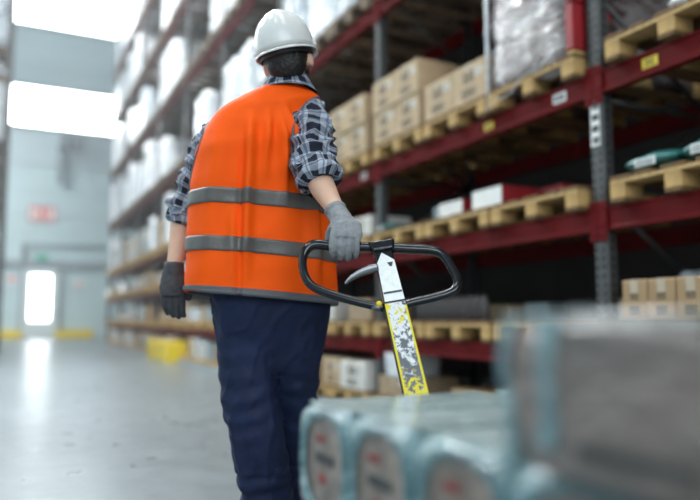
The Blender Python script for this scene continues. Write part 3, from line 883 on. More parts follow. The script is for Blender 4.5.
# tow bar: axis from the loop down to the pump
DT, DB = 2.08, 1.85
A = P(382, 246, DT); B = P(418.5, 402, DB)
ax = (B-A).normalized()
HITCH = A + ax*((0.34-A.z)/ax.z)
wide = (P(392, 246, DT)-P(372, 246, DT)).normalized(); wide = (wide - ax*wide.dot(ax)).normalized()
nrm = ax.cross(wide).normalized()
if nrm.dot(CAM-A) < 0: nrm = -nrm
def oblong(bm, p0, p1, w0, w1, th, off=0.0, bev=0.0, sh=0.0):
    """bar from p0 to p1, w = width, th = thickness behind the face"""
    vs = []
    for p, ww in ((p0, w0), (p1, w1)):
        for sx, sy in ((-1, 0), (1, 0), (1, -1), (-1, -1)):
            vs.append(bm.verts.new(p + wide*(sx*ww/2+sh) + nrm*(off + sy*th)))
    for f in ((0, 1, 2, 3), (7, 6, 5, 4), (0, 4, 5, 1), (1, 5, 6, 2), (2, 6, 7, 3), (3, 7, 4, 0)): bm.faces.new([vs[i] for i in f])
    if bev: bmesh.ops.bevel(bm, geom=list(bm.edges), offset=bev, segments=2, affect='EDGES', profile=0.5)
L1 = (P(391, 303, 1.995)-A).length
bm = bmesh.new(); oblong(bm, A - ax*0.012, A+ax*L1, 0.056, 0.062, 0.042, 0, 0.005)
col = wpart('handle_head', bm, m_blackp)
bm = bmesh.new(); oblong(bm, A+ax*(L1-0.004), HITCH, 0.062, 0.068, 0.045, 0, 0.004)
bar = wpart('tow_bar', bm, m_dark)
def uvplate(bm, p0, p1, w0, w1, off, th=0.0015, notch=None, sh=0.0):
    uvl = bm.loops.layers.uv.verify(); L = (p1-p0).length; n = 12
    rows = []
    for k in range(n+1):
        t = k/n; ww = w0+(w1-w0)*t
        rows.append([bm.verts.new(p0.lerp(p1, t) + wide*(s*ww/2+sh) + nrm*off) for s in (-1, -0.5, 0, 0.5, 1)])
    for k in range(n):
        for j in range(4):
            f = bm.faces.new((rows[k][j], rows[k][j+1], rows[k+1][j+1], rows[k+1][j]))
            for lp, (jj, kk) in zip(f.loops, ((j, k), (j+1, k), (j+1, k+1), (j, k+1))):
                lp[uvl].uv = ((jj/4-0.5)*(w0+(w1-w0)*kk/n), kk/n*L)
bm = bmesh.new(); uvplate(bm, A+ax*(L1+0.002), HITCH-ax*0.03, 0.0615, 0.067, 0.0006); wpart('worn_paint_face', bm, m_worn, bar)
# white worn sticker on the head, pointed at its top
bm = bmesh.new(); uvl = bm.loops.layers.uv.verify()
p0 = A+ax*0.05; p1 = A+ax*(L1-0.004)
pts = [(-0.026, 0.055), (-0.006, 0.022), (0.026, 0.052), (0.029, L1-0.004), (-0.029, L1-0.004)]
lo = [bm.verts.new(A+ax*b+wide*a+nrm*0.0012) for a, b in pts]
f = bm.faces.new(lo)
for lp, (a, b) in zip(f.loops, pts): lp[uvl].uv = (a, b)
st = wpart('worn_sticker', bm, m_sticker, col)
bm = bmesh.new(); oblong(bm, A+ax*0.058, A+ax*0.072, 0.018, 0.006, 0.0006, 0.0022, 0, 0.012)
wpart('torn_patch', bm, m_dark, st)
bm = bmesh.new(); oblong(bm, A+ax*(L1-0.034), A+ax*(L1-0.028), 0.054, 0.054, 0.0006, 0.0022, 0, 0)
wpart('seam_line', bm, m_dark, st)
# yoke plate where the loop passes through the head
bm = bmesh.new(); oblong(bm, A-ax*0.016, A+ax*0.016, 0.082, 0.064, 0.036, 0.012, 0.006); wpart('yoke', bm, m_blackp, col)
# loop handle
def dep(v): return DT + (DB-DT)*(v-246)/156.0 + 0.012
loopL = [(372, 247), (350, 246.5), (330, 245.5), (317, 244.5), (309, 247), (304, 254), (302.5, 264), (305, 276), (311, 285), (322, 291), (345, 298.5), (366, 304), (384, 308)]
loopR = [(392, 248), (412, 249), (430, 250), (440, 253), (447, 260), (453, 270), (457.5, 280), (456, 288), (449, 293), (432, 298), (415, 302), (400, 306)]
def loop_tube(lst, nm):
    pth = smoothpath(lst, 5); pts = [P(u, v, dep(v)) for u, v in pth]
    bm = bmesh.new(); n = len(pts)
    rad = []
    for i, (u, v) in enumerate(pth):
        top = v < 252
        rad.append(0.0155 if top else 0.0128)
    for _ in range(6): rad = [rad[0]]+[(rad[i-1]+rad[i]+rad[i+1])/3 for i in range(1, n-1)]+[rad[-1]]
    tube(bm, pts, rad, 18)
    return wpart(nm, bm, m_blackp, None, True)
lh = loop_tube(loopL, 'handle_loop'); rh = loop_tube(loopR, 'handle_loop')
# bolts and clamp at the foot of the loop
for (u, v, s) in ((379, 304, 1), (404, 303, -1)):
    bm = bmesh.new(); c = P(u, v, dep(v)-0.014); ell(bm, c, (0.009, 0.009, 0.009), None, 12); wpart('bolt', bm, m_yel if s > 0 else m_metal)
bm = bmesh.new(); tube(bm, [P(372, 307, dep(306)-0.004), P(381, 308, dep(306)-0.012)], 0.0075, 12); wpart('bolt', bm, m_metal)
# trigger lever
bm = bmesh.new()
lev = smoothpath([(378, 267, 2.035, .011), (368, 270, 2.03, .0125), (358, 274, 2.025, .010), (350, 279, 2.02, .0075), (345, 284, 2.015, .004)], 5)
tube(bm, [P(u, v, d_) for u, v, d_, r in lev], [q[3] for q in lev], 14, 0.45, side=UP)
wpart('release_lever', bm, m_metal, None, True)
# pump, frame and forks
bm = bmesh.new(); tube(bm, [(TX, 1.60, 0.10), (TX, 1.60, 0.36)], 0.055, 24); tube(bm, [(TX, 1.60, 0.36), (TX, 1.60, 0.40)], 0.03, 18); wpart('hydraulic_pump', bm, m_pump, None, False)
bm = bmesh.new(); tube(bm, [HITCH+ax*0.02, Vector((TX, 1.62, 0.24))], 0.03, 14); bx(bm, (TX, 1.62, 0.26), (0.16, 0.06, 0.09), 0.01); wpart('hinge_bracket', bm, m_dark)
for s in (-1, 1):
    bm = bmesh.new(); tube(bm, [(TX+s*0.035, 1.60, 0.09), (TX+s*0.085, 1.60, 0.09)], 0.09, 28); wpart('steering_wheel', bm, m_sole, None, False)
    bm = bmesh.new(); bx(bm, (TX+s*0.19, 0.78, 0.060), (0.16, 1.28, 0.05), 0.012); wpart('fork', bm, m_pump)
    bm = bmesh.new(); tube(bm, [(TX+s*0.19-0.04, 0.27, 0.035), (TX+s*0.19+0.04, 0.27, 0.035)], 0.034, 20); wpart('load_wheel', bm, m_sole)
bm = bmesh.new(); bx(bm, (TX, 1.46, 0.17), (0.50, 0.10, 0.22), 0.03); bx(bm, (TX, 1.53, 0.22), (0.20, 0.10, 0.06), 0.01); wpart('chassis', bm, m_pump)

# pallet on the forks
ZP = 0.088
t = thing('wooden_pallet', 'wooden pallet on the truck forks under the teal film-wrapped packs', 'pallet', ((LX0+LX1)/2, LY1+0.0, ZP), -PI/2)
link('deck', P_DECK, None, t); link('cross_boards', P_CROSS, None, t)
for x in (0.0725, 0.6, 1.1275):
    for y in (-0.35, 0, 0.35): link('block', P_BLOCK, None, t, (x, y, 0.061))
for y in (-0.35, 0, 0.35): link('bottom_board', P_RUN, None, t, (0, y, 0.011))
# packs
def pack_mesh(sx, sy, sz, seed, hole=True):
    """rounded film body, its two end faces open in an oval that shows the goods"""
    bm = bmesh.new(); n = 40
    def sq(cx, a, e, hx, hz):
        c, s = math.cos(a), math.sin(a); r = (abs(c)**e+abs(s)**e)**(-1/e); return Vector((cx, c*r*hx, s*r*hz))
    rings = []
    spec = []
    if hole: spec.append((-sx/2+0.008, 2.4, 0.385*sy, 0.39*sz))
    spec += [(-sx/2, 2.8, 0.43*sy, 0.43*sz), (-sx/2+0.004, 5, 0.47*sy, 0.47*sz), (-sx/2+0.022, 8, 0.498*sy, 0.495*sz)]
    spec += [(-sx/2+0.022+(sx-0.044)*k/8, 8, 0.5*sy, 0.5*sz) for k in range(1, 8)]
    spec += [(sx/2-0.022, 8, 0.498*sy, 0.495*sz), (sx/2-0.004, 5, 0.47*sy, 0.47*sz), (sx/2, 2.6, 0.40*sy, 0.40*sz)]
    if hole: spec.append((sx/2-0.008, 2.2, 0.34*sy, 0.34*sz))
    for (cx, e, hx, hz) in spec:
        ring = []
        for j in range(n):
            q = sq(cx, 2*PI*j/n, e, hx, hz)
            k_ = noise.noise(q*14+Vector((seed*2.7, 0, 0)))*0.006 + noise.noise(q*35+Vector((seed, 5, 0)))*0.002
            q.y *= 1+k_*3; q.z *= 1+k_*2
            q.y = max(-sy/2, min(sy/2, q.y)); q.z = max(-sz/2, min(sz/2, q.z))
            ring.append(bm.verts.new(q + Vector((0, 0, sz/2))))
        rings.append(ring)
    for a, b in zip(rings, rings[1:]):
        for j in range(n): bm.faces.new((a[j], a[(j+1) % n], b[(j+1) % n], b[j])).smooth = True
    if not hole: bm.faces.new(rings[0][::-1]); bm.faces.new(rings[-1])
    return tomesh(bm, 'film')
PK = (0.435, 0.206, 0.196)
fm = [pack_mesh(*PK, s) for s in range(3)]
for m_ in fm: m_.materials.append(m_filmt)
bm = bmesh.new(); bx(bm, (0, 0, PK[2]/2), (PK[0]-0.022, PK[1]-0.022, PK[2]-0.022), 0.012, None, 2); goods = tomesh(bm, 'goods'); goods.materials.append(m_glass)
m_dullred = M('dull_red_print', (0.26, 0.045, 0.04), 0.6, 0, 0.3, 40)
m_dulldark = M('dark_grey_print', (0.05, 0.05, 0.055), 0.6, 0, 0.3, 40)
RP = []
for (yy, zz, a_, b_) in ((0.02, 0.70, 0.045, 0.016), (0.012, 0.34, 0.038, 0.020)):
    bm = bmesh.new(); ell(bm, (-(PK[0]/2-0.0105), yy, PK[2]*zz), (0.002, a_/2, b_/2), None, 14); m__ = tomesh(bm, 'red_print'); m__.materials.append(m_dullred); RP.append(m__)
bm = bmesh.new(); bx(bm, (-(PK[0]/2-0.0095), 0.0, PK[2]*0.53), (0.0025, 0.075, 0.018), 0.001)
drk = tomesh(bm, 'dark_print'); drk.materials.append(m_dulldark)
bm = bmesh.new(); bx(bm, (0, 0, PK[2]-0.0005), (PK[0]*0.9, PK[1]*0.9, 0.004), 0.0015); topm = tomesh(bm, 'top_sheet'); topm.materials.append(m_filmc)
def pack(loc, k, label, group, rz=0.0, full=True):
    o = thing('shrink_wrapped_pack', label, 'pack', loc, rz, group)
    link('film', fm[k % 3], None, o); link('goods', goods, None, o)
    for m__ in RP: link('red_print', m__, None, o)
    if full: link('dark_print', drk, None, o); link('top_sheet', topm, None, o)
    return o
ZL = [ZP+0.144, ZP+0.144+0.196]
colw = 0.44
for lay in range(2):
    for c in range(2):
        for r in range(6):
            y = LY1-0.105-r*0.2085
            side = 'left' if c == 0 else 'right'
            lab = 'teal film pack, %s layer, %s column, %s from the pallet front' % (['bottom', 'middle'][lay], side, ordn[r])
            pack((LX0+0.2175+c*0.442, y, ZL[lay]), r+lay+c, lab, 'teal film-wrapped packs on the truck', 0.0 + 0.012*math.sin(r*3+lay))
# upper layer: larger grey-brown packs towards the viewer
UPK = (0.42, 0.27, 0.158)
ufm = [pack_mesh(*UPK, 11+s, False) for s in range(2)]
for m_ in ufm: m_.materials.append(m_filmd)
def strip_mesh(x, y0, wd, h, thick, seed):
    bm = bmesh.new(); n = 10; a_ = []; 
    for k in range(n+1):
        z = h*k/n; dy = 0.016*noise.noise(Vector((seed, z*14, 0))); ww = wd*(0.7+0.5*abs(k/n-0.5)*2)
        a_.append([bm.verts.new((x, y0+dy-ww/2, z)), bm.verts.new((x, y0+dy+ww/2, z)), bm.verts.new((x+thick, y0+dy+ww/2, z)), bm.verts.new((x+thick, y0+dy-ww/2, z))])
    for p, q in zip(a_, a_[1:]):
        for j in range(4): bm.faces.new((p[j], p[(j+1) % 4], q[(j+1) % 4], q[j]))
    bm.faces.new(a_[0][::-1]); bm.faces.new(a_[-1]); return bm
Z3 = ZL[1]+0.196
for r in range(3):
    for c in range(2):
        y = 0.606-0.135-r*0.272
        o = thing('shrink_wrapped_pack', 'large grey-brown film pack, top layer, %s column, %s from its front' % (['left', 'right'][c], ordn[r]), 'pack', (LX0+0.177+c*0.43, y, Z3), 0, 'grey-brown packs of the top layer')
        link('film', ufm[(r+c) % 2], None, o)
        bm = bmesh.new(); bx(bm, (0, 0, UPK[2]), (UPK[0]*0.97, UPK[1]*0.97, 0.004), 0.0015); link('top_sheet', tomesh(bm, 'top_sheet'), m_filmc, o)
        for q, (yy, ww) in enumerate(((0.125, 0.016), (0.07, 0.022))):
            link('teal_film_band', tomesh(strip_mesh(-UPK[0]/2-0.003, yy, ww, UPK[2]*(1.0 if q == 0 else 0.8), 0.004, r*3+q), 'teal_film_band'), m_filmt, o, (0, 0, 0.0 if q == 0 else UPK[2]*0.2))
        bm = bmesh.new(); bx(bm, (-UPK[0]/2-0.001, -0.035, 0.035), (0.004, 0.13, 0.012), 0.001); link('dark_strip', tomesh(bm, 'dark_strip'), m_ink, o)  # thin dark strip low on the side face

# ================================================================== THE MAN
ME = {}
person = thing('person', 'man in white hard hat, orange hi-vis vest and navy trousers pulling the pallet truck', 'person')
hipc = P(268, 300, 2.47); person.location = (hipc.x, hipc.y, 0)
PO = Vector(person.location)
def ppart(nm, me, mt, par=None):
    me.transform(Matrix.Translation(-PO)); return link(nm, me, mt, par or person)

def q2(pts, k=5): return smoothpath(pts, k)
def body_tube(bm, lst, n=20, ratio=1.0, side=None):
    """lst: (u, v, depth, radius)"""
    s = q2(lst, 4); tube(bm, [P(a, b, c) for a, b, c, r in s], [r for *_, r in s], n, ratio, side)

# facing: away along the aisle, body turned a little to its left
fa = math.radians(-4)
BR = Vector((math.cos(fa), math.sin(fa), 0)); BF = Vector((-math.sin(fa), math.cos(fa), 0))
# torso rings: v, uL, uR, centre depth, half depth, tilt
TR = [(302, 190, 337, 2.47, .168), (293, 190, 336, 2.47, .168), (270, 190, 335, 2.47, .165), (240, 190.5, 332, 2.47, .160), (205, 192.5, 325, 2.47, .155),
      (170, 195, 321, 2.46, .152), (145, 201, 318, 2.455, .148), (125, 208, 318, 2.45, .138), (112, 217, 320, 2.45, .122), (103, 228, 321, 2.45, .108),
      (95, 241, 320, 2.45, .095), (88, 254, 315, 2.45, .080), (83.5, 264, 307, 2.45, .066)]
def torso(bm, rings, shrink=0.0, n=96, cut=None, fold=None, cap=True, lift=0.0):
    uvl = bm.loops.layers.uv.verify()
    R_ = smoothpath(rings, 5); rv = []
    for (v, uL, uR, d, hb) in R_:
        c = P((uL+uR)/2, 320-(320-v)*(d-hb*.9)/d, d); wv = (uR-uL)/2/FPX*d - shrink; hb2 = hb-shrink
        # half width along the body's right axis from the silhouette half width
        vd = Vector((c.x, c.y, 0)).normalized(); sn = abs(vd.dot(BR)); cs = math.sqrt(1-sn*sn)
        a_ = math.sqrt(max(1e-4, wv*wv-(hb2*sn)**2))/cs
        ring = []
        for j in range(n):
            an = 2*PI*j/n; cc, ss = math.cos(an), math.sin(an)
            e = 2.35; r = (abs(cc)**e+abs(ss)**e)**(-1/e)
            p = c + BR*(cc*r*a_) + BF*(ss*r*hb2)
            p.z += -0.021*cc*max(0, min(1, (v-160)/120)) + lift
            if fold: p = p + (BR*cc+BF*ss)*fold(p, an, v)
            ring.append(bm.verts.new(p))
        rv.append(ring)
    m = len(rv)
    for i in range(m-1):
        for j in range(n):
            f = bm.faces.new((rv[i][j], rv[i][(j+1) % n], rv[i+1][(j+1) % n], rv[i+1][j])); f.smooth = True
            for lp, (jj, ii) in zip(f.loops, ((j, i), (j+1, i), (j+1, i+1), (j, i+1))): lp[uvl].uv = (jj/n*1.25, (R_[ii][0])/290.0)
    if cap: bm.faces.new(rv[0][::-1]); bm.faces.new(rv[-1])
    return rv, R_

# shoulder, elbow, wrist
RS, RE, RW = (308, 120, 2.43), (317, 172, 2.28), (337, 213, 2.15)
LS, LE, LW = (219, 134, 2.50), (184, 218, 2.56), (174, 270, 2.50)

# ---- body: one continuous skin surface
bm = bmesh.new()
torso(bm, [(280, 196, 328, 2.47, .15)]+TR[2:], 0.045, 48)
body_tube(bm, [(288, 96, 2.45, .062), (287, 84, 2.45, .058), (286, 70, 2.45, .056), (286, 58, 2.44, .05)])            # neck
HC = P(286.5, 56, 2.43)
HF = (Vector((math.sin(math.radians(32)), math.cos(math.radians(32)), 0.20))).normalized()     # where the head looks
HR = HF.cross(Vector((0, 0, 1))).normalized(); HR = Quaternion(HF, math.radians(-11)) @ HR; HU = HR.cross(HF)
HM = Matrix((HR, HF, HU)).transposed()
def hp(x, y, z): return HC + HM @ Vector((x, y, z))
ell(bm, hp(0, 0, 0.01), (.076, .095, .10), HM)
ell(bm, hp(0, .03, -.05), (.058, .062, .07), HM)       # jaw
ell(bm, hp(0, .098, -.025), (.013, .02, .022), HM)     # nose
ell(bm, hp(0, .088, -.068), (.022, .010, .010), HM)    # lips
ell(bm, hp(0, .085, -.098), (.02, .016, .014), HM)     # chin
for s in (-1, 1):
    ell(bm, hp(s*.081, -.002, -.03), (.010, .019, .031), HM)  # ears
    ell(bm, hp(s*.034, .080, .012), (.026, .012, .008), HM)   # brows
body_tube(bm, [(*RS, .054), (314, 142, 2.36, .048), (*RE, .044), (323, 188, 2.235, .042), (331, 202, 2.19, .033), (*RW, .029), (341, 224, 2.12, .030)], 20)
body_tube(bm, [(*LS, .052), (200, 175, 2.54, .046), (*LE, .044), (180, 240, 2.54, .040), (175, 262, 2.51, .029), (*LW, .026), (173, 280, 2.49, .015)], 20)
def leg(bm, hip, knee, ank, r0=.085, r1=.058, r2=.04):
    body_tube(bm, [(*hip, r0), ((hip[0]+knee[0])/2, (hip[1]+knee[1])/2, (hip[2]+knee[2])/2, r0*.9), (*knee, r1), ((knee[0]+ank[0])/2, (knee[1]+ank[1])/2-8, (knee[2]+ank[2])/2, r1*.92), (*ank, r2)], 20)
LH, LK, LA = (243, 312, 2.47), (252, 408, 2.44), (264, 512, 2.50)
RH, RK, RA = (292, 312, 2.48), (298, 405, 2.56), (294, 492, 2.74)
leg(bm, LH, LK, LA); leg(bm, RH, RK, RA)
def foot(bm, ank, yaw, r=.036):
    a_ = P(*ank); dirn = Vector((math.sin(yaw), math.cos(yaw), 0)); a0 = Vector((a_.x, a_.y, .06))
    tube(bm, [a_, a0, a0+dirn*.08-Vector((0, 0, .018)), a0+dirn*.17-Vector((0, 0, .03))], [r, r, .038, .024], 14)
foot(bm, LA, 0.1); foot(bm, RA, 0.15)
body = ppart('body', fuse(bm, .0085, 'body', 5), m_skin)
for s in (-1, 1):
    bm = bmesh.new(); ell(bm, hp(s*.033, .086, -.004), (.012, .012, .012), None, 16); e_ = ppart('eye', tomesh(bm, 'eye', True), m_eye)
    bm = bmesh.new(); ell(bm, hp(s*.033, .0965, -.004), (.005, .003, .005), HM, 12); ppart('iris', tomesh(bm, 'iris', True), m_hair, e_)

# ---- hair: cropped, showing below the helmet, and a short beard
bm = bmesh.new()
ell(bm, hp(0, -.006, .015), (.082, .097, .102), HM, 40)
ell(bm, hp(0, -.040, -.035), (.068, .055, .062), HM, 32)
bmh = fuse(bm, .006, 'hair', 3)
b2 = bmesh.new(); b2.from_mesh(bmh)
dead = [v for v in b2.verts if ((HM.inverted() @ (v.co-HC)).y > .035 and (HM.inverted() @ (v.co-HC)).z < .05) or (HM.inverted() @ (v.co-HC)).z < -.084]
bmesh.ops.delete(b2, geom=dead, context='VERTS')
for v in b2.verts: v.co += v.normal*0.002*noise.noise(v.co*120)
ppart('hair', tomesh(b2, 'hair', True), m_hair)
bm = bmesh.new(); ell(bm, hp(0, .034, -.062), (.062, .062, .056), HM, 32)
dead = [v for v in bm.verts if (HM.inverted() @ (v.co-HC)).z > -.045 or (HM.inverted() @ (v.co-HC)).y < -.005]
bmesh.ops.delete(bm, geom=dead, context='VERTS'); ppart('beard', tomesh(bm, 'beard', True), m_hair)

# ---- trousers
bm = bmesh.new()
torso(bm, [(372, 226, 318, 2.48, .070), (350, 220, 322, 2.48, .10), (325, 215, 326, 2.48, .128), (300, 212, 329, 2.475, .135), (280, 211, 329, 2.47, .135), (262, 215, 325, 2.47, .125)], 0, 48)
def trleg(lst): body_tube(bm, lst, 28)
trleg([(243, 312, 2.46, .098), (245, 345, 2.45, .102), (247, 375, 2.44, .098), (251, 405, 2.43, .095), (258, 435, 2.43, .094), (263, 470, 2.45, .091), (267, 500, 2.48, .090), (269, 519, 2.50, .090)])
trleg([(296, 312, 2.49, .100), (295, 345, 2.50, .098), (294, 375, 2.53, .090), (293, 405, 2.57, .084), (292, 435, 2.62, .082), (291, 465, 2.68, .080), (290, 495, 2.75, .080)])
tm = fuse(bm, .009, 'trousers', 6)
def wrinkle(me, f):
    for v in me.vertices: v.co = v.co + v.normal*f(v.co)
kL = P(251, 402, 2.35); kR = P(294, 400, 2.5)
def trf(p):
    d_ = 0.006*noise.noise(Vector((p.x*9, p.y*9, p.z*4)))
    # creases sagging across the back of the knee and below the seat
    for c, s_ in ((kL, 1), (kR, 1)):
        w_ = math.exp(-((p.z-c.z)/0.14)**2)
        d_ += 0.0022*w_*math.sin((p.z*1.0 + 0.45*abs((p.x-c.x)))*85 + 3*noise.noise(p*6))
    ridge = 1-abs(noise.noise(Vector((p.x*13+p.z*3, p.y*13, p.z*7-p.x*9))))*2.2
    d_ += 0.007*max(0, ridge)**3
    if p.z < 0.25: d_ += 0.006*math.sin(p.z*95+3*noise.noise(p*8))
    return d_
wrinkle(tm, trf)
ppart('trousers', tm, m_navy)
# ---- shoes
for ank, yw in ((LA, 0.1), (RA, 0.15)):
    a_ = P(*ank); dn = Vector((math.sin(yw), math.cos(yw), 0)); sd = Vector((math.cos(yw), -math.sin(yw), 0)); h0 = Vector((a_.x, a_.y, 0))
    bm = bmesh.new()
    pr = [(-.085, .030, .028, .045), (-.07, .038, .036, .055), (-.02, .040, .04, .062), (.04, .04, .044, .055), (.11, .032, .050, .042), (.17, .030, .046, .034), (.20, .026, .03, .022)]
    s_ = smoothpath(pr, 4); ring = []
    for (y, zc, rx, rz_) in s_:
        ring.append([bm.verts.new(h0+dn*y+sd*(math.cos(2*PI*j/20)*rx)+Vector((0, 0, max(.018, zc+.012+math.sin(2*PI*j/20)*rz_)))) for j in range(20)])
    for p, q in zip(ring, ring[1:]):
        for j in range(20): bm.faces.new((p[j], p[(j+1) % 20], q[(j+1) % 20], q[j])).smooth = True
    bm.faces.new(ring[0][::-1]); bm.faces.new(ring[-1])
    sh = ppart('shoe', tomesh(bm, 'shoe'), m_shoe)
    bm = bmesh.new(); tops = []; bots = []
    for (y, zc, rx, rz_) in s_:
        for s in (1,): tops.append((y, rx))
    out = [(y, r*1.04) for y, r in tops] + [(y, -r*1.04) for y, r in tops[::-1]]
    lo = [bm.verts.new(h0+dn*y+sd*x+Vector((0, 0, .001))) for y, x in out]; hi = [bm.verts.new(h0+dn*y+sd*x+Vector((0, 0, .024))) for y, x in out]
    bm.faces.new(lo[::-1]); bm.faces.new(hi)
    for j in range(len(out)): bm.faces.new((lo[j], lo[(j+1) % len(out)], hi[(j+1) % len(out)], hi[j]))
    ppart('sole', tomesh(bm, 'sole'), m_sole, sh)

# ---- shirt: torso, sleeves with rolled cuffs, collar
shirt = bmesh.new()
torso(shirt, [(284, 188, 333, 2.47, .166)] + TR[2:12], 0.022, 64, cap=False)
def sleeve(bm, lst, seed, amp=0.010, side=None):
    s = q2(lst, 8); pth = [P(a, b, c) for a, b, c, r in s]; rad = [r for *_, r in s]
    def dsp(p, a, t):
        q = Vector((p.x*9+p.z*11+seed, p.y*8-p.z*5, p.z*16-p.x*12))
        rg = 1-abs(noise.noise(q))*2.4; rg2 = 1-abs(noise.noise(q*1.9+Vector((7, 3, seed))))*2.4
        return amp*(max(0, rg)**1.5*1.0+max(0, rg2)**1.5*0.22-0.35)*(0.45+0.55*min(1, t*3))
    tube(bm, pth, rad, 72, 0.95, None, False, dsp, True)
sleeve(shirt, [(301, 112, 2.45, .040), (306, 114, 2.445, .058), (311, 121, 2.42, .070), (312, 134, 2.385, .073), (312, 148, 2.345, .072), (314, 162, 2.305, .072), (316.5, 172, 2.28, .072)], 1.3, .022)
sleeve(shirt, [(232, 122, 2.47, .045), (226, 126, 2.48, .054), (218, 137, 2.50, .058), (210, 152, 2.52, .058), (203, 168, 2.53, .059), (195, 187, 2.55, .062), (188, 205, 2.555, .064), (186, 214, 2.56, .062)], 4.1, .024)
shirt_o = ppart('shirt', tomesh(shirt, 'shirt'), m_plaid)
# rolled cuffs
def cuff(lst, seed, amp=.006):
    bm = bmesh.new(); s = q2(lst, 6)
    def dsp(p, a, t): return amp*noise.noise(Vector((math.cos(a)*3+seed, math.sin(a)*3, t*4)))*2 + 0.004*math.sin(t*14)
    tube(bm, [P(a, b, c) for a, b, c, r in s], [r for *_, r in s], 64, 0.96, None, False, dsp, True)
    return ppart('rolled_cuff', tomesh(bm, 'rolled_cuff'), m_plaid, shirt_o)
cuff([(315.5, 166, 2.29, .064), (316, 168, 2.286, .076), (318, 174, 2.272, .079), (320, 180, 2.258, .076), (320.8, 183, 2.252, .066), (320.5, 182, 2.255, .045)], 2.0)
cuff([(187.5, 206, 2.556, .058), (187, 208, 2.557, .066), (185.5, 215, 2.56, .068), (184.5, 221, 2.556, .064), (184, 224, 2.555, .054), (184, 223, 2.556, .04)], 6.0)
# collar
bm = bmesh.new()
def ringc(u, v, d_, a_, b_, n=48, tl=0.0):
    c = P(u, v, d_); return [c+BR*math.cos(2*PI*j/n)*a_+BF*math.sin(2*PI*j/n)*b_+Vector((0, 0, -tl*math.sin(2*PI*j/n))) for j in range(n)]
prof = [(289, 94, .098, .090), (288, 86, .078, .072), (287.5, 79.5, .070, .066), (287.5, 79, .073, .069), (288, 85, .084, .078), (289, 95, .103, .096)]
rr = [[bm.verts.new(q) for q in ringc(u, v, 2.45, a_, b_, 48, .012)] for u, v, a_, b_ in prof]
uvl = bm.loops.layers.uv.verify()
for i in range(len(rr)-1):
    for j in range(48):
        f = bm.faces.new((rr[i][j], rr[i][(j+1) % 48], rr[i+1][(j+1) % 48], rr[i+1][j])); f.smooth = True
        for lp, (jj, ii) in zip(f.loops, ((j, i), (j+1, i), (j+1, i+1), (j, i+1))): lp[uvl].uv = (jj/48*.45, prof[ii][1]/290.0)
ppart('collar', tomesh(bm, 'collar'), m_plaid, shirt_o)

# ---- vest
seamu = -0.10
def vfold(p, an, v):
    back = max(0, -math.sin(an)) if True else 0
    x = (p-PO).dot(BR); t = max(0, min(1, (v-95)/200))
    d_ = 0.006*noise.noise(Vector((x*7, v*0.012, 3.0)))*(0.5+t)
    # long folds dropping from the yoke
    for (x0, sl, wd, am, v0, v1) in ((-.120, 0, .016, .010, 112, 290), (-.068, -0.0002, .014, .009, 108, 185), (-.012, 0.0003, .015, .010, 106, 215), (0.035, 0.0009, .014, .011, 100, 190), (-.215, -0.0002, .03, .008, 125, 300), (0.085, 0.0003, .022, .010, 150, 300), (-.17, 0.0001, .02, .006, 200, 300)):
        w_ = math.exp(-((x-x0-sl*(v-150))/wd)**2); e_ = max(0, min(1, (v-v0)/25))*max(0, min(1, (v1-v)/60))
        d_ += 3.4*am*w_*e_*back
    # stitched centre seam: a narrow groove
    d_ -= 0.017*math.exp(-((x+0.142)/.009)**2)*back*max(0, min(1, (v-125)/40))
    rg = 1-abs(noise.noise(Vector((x*4+v*.01, v*.03+x*3, 7.0))))*2.5
    d_ += 0.007*max(0, rg)
    return d_
TRV = [(295.5, 190, 337, 2.47, .172)] + TR[1:]
vb = bmesh.new()
rv, R_ = torso(vb, TRV, -0.002, 200, None, vfold, False)
# collar opening and armholes
rsA, rsB = P(*RS), P(*RE); lsA, lsB = P(*LS), P(*LE)
def segd(p, a, b):
    t = max(-0.3, min(1, (p-a).dot(b-a)/(b-a).length_squared)); return (p-(a+(b-a)*t)).length
cR = P(318, 138, 2.41); cL = P(203, 152, 2.49)
def inarm(p):
    l = p-cR
    if (Vector((l.x/.045, l.y/.10, l.z/.095))).length < 1: return True
    l = p-cL
    return (Vector((l.x/.030, l.y/.08, l.z/.10))).length < 1
dead = [v for v in vb.verts if inarm(v.co)]
bmesh.ops.delete(vb, geom=dead, context='VERTS')
vme = tomesh(vb, 'vest')
vest = ppart('vest', vme, m_vest)
sol = vest.modifiers.new('thickness', 'SOLIDIFY'); sol.thickness = 0.004; sol.offset = -1
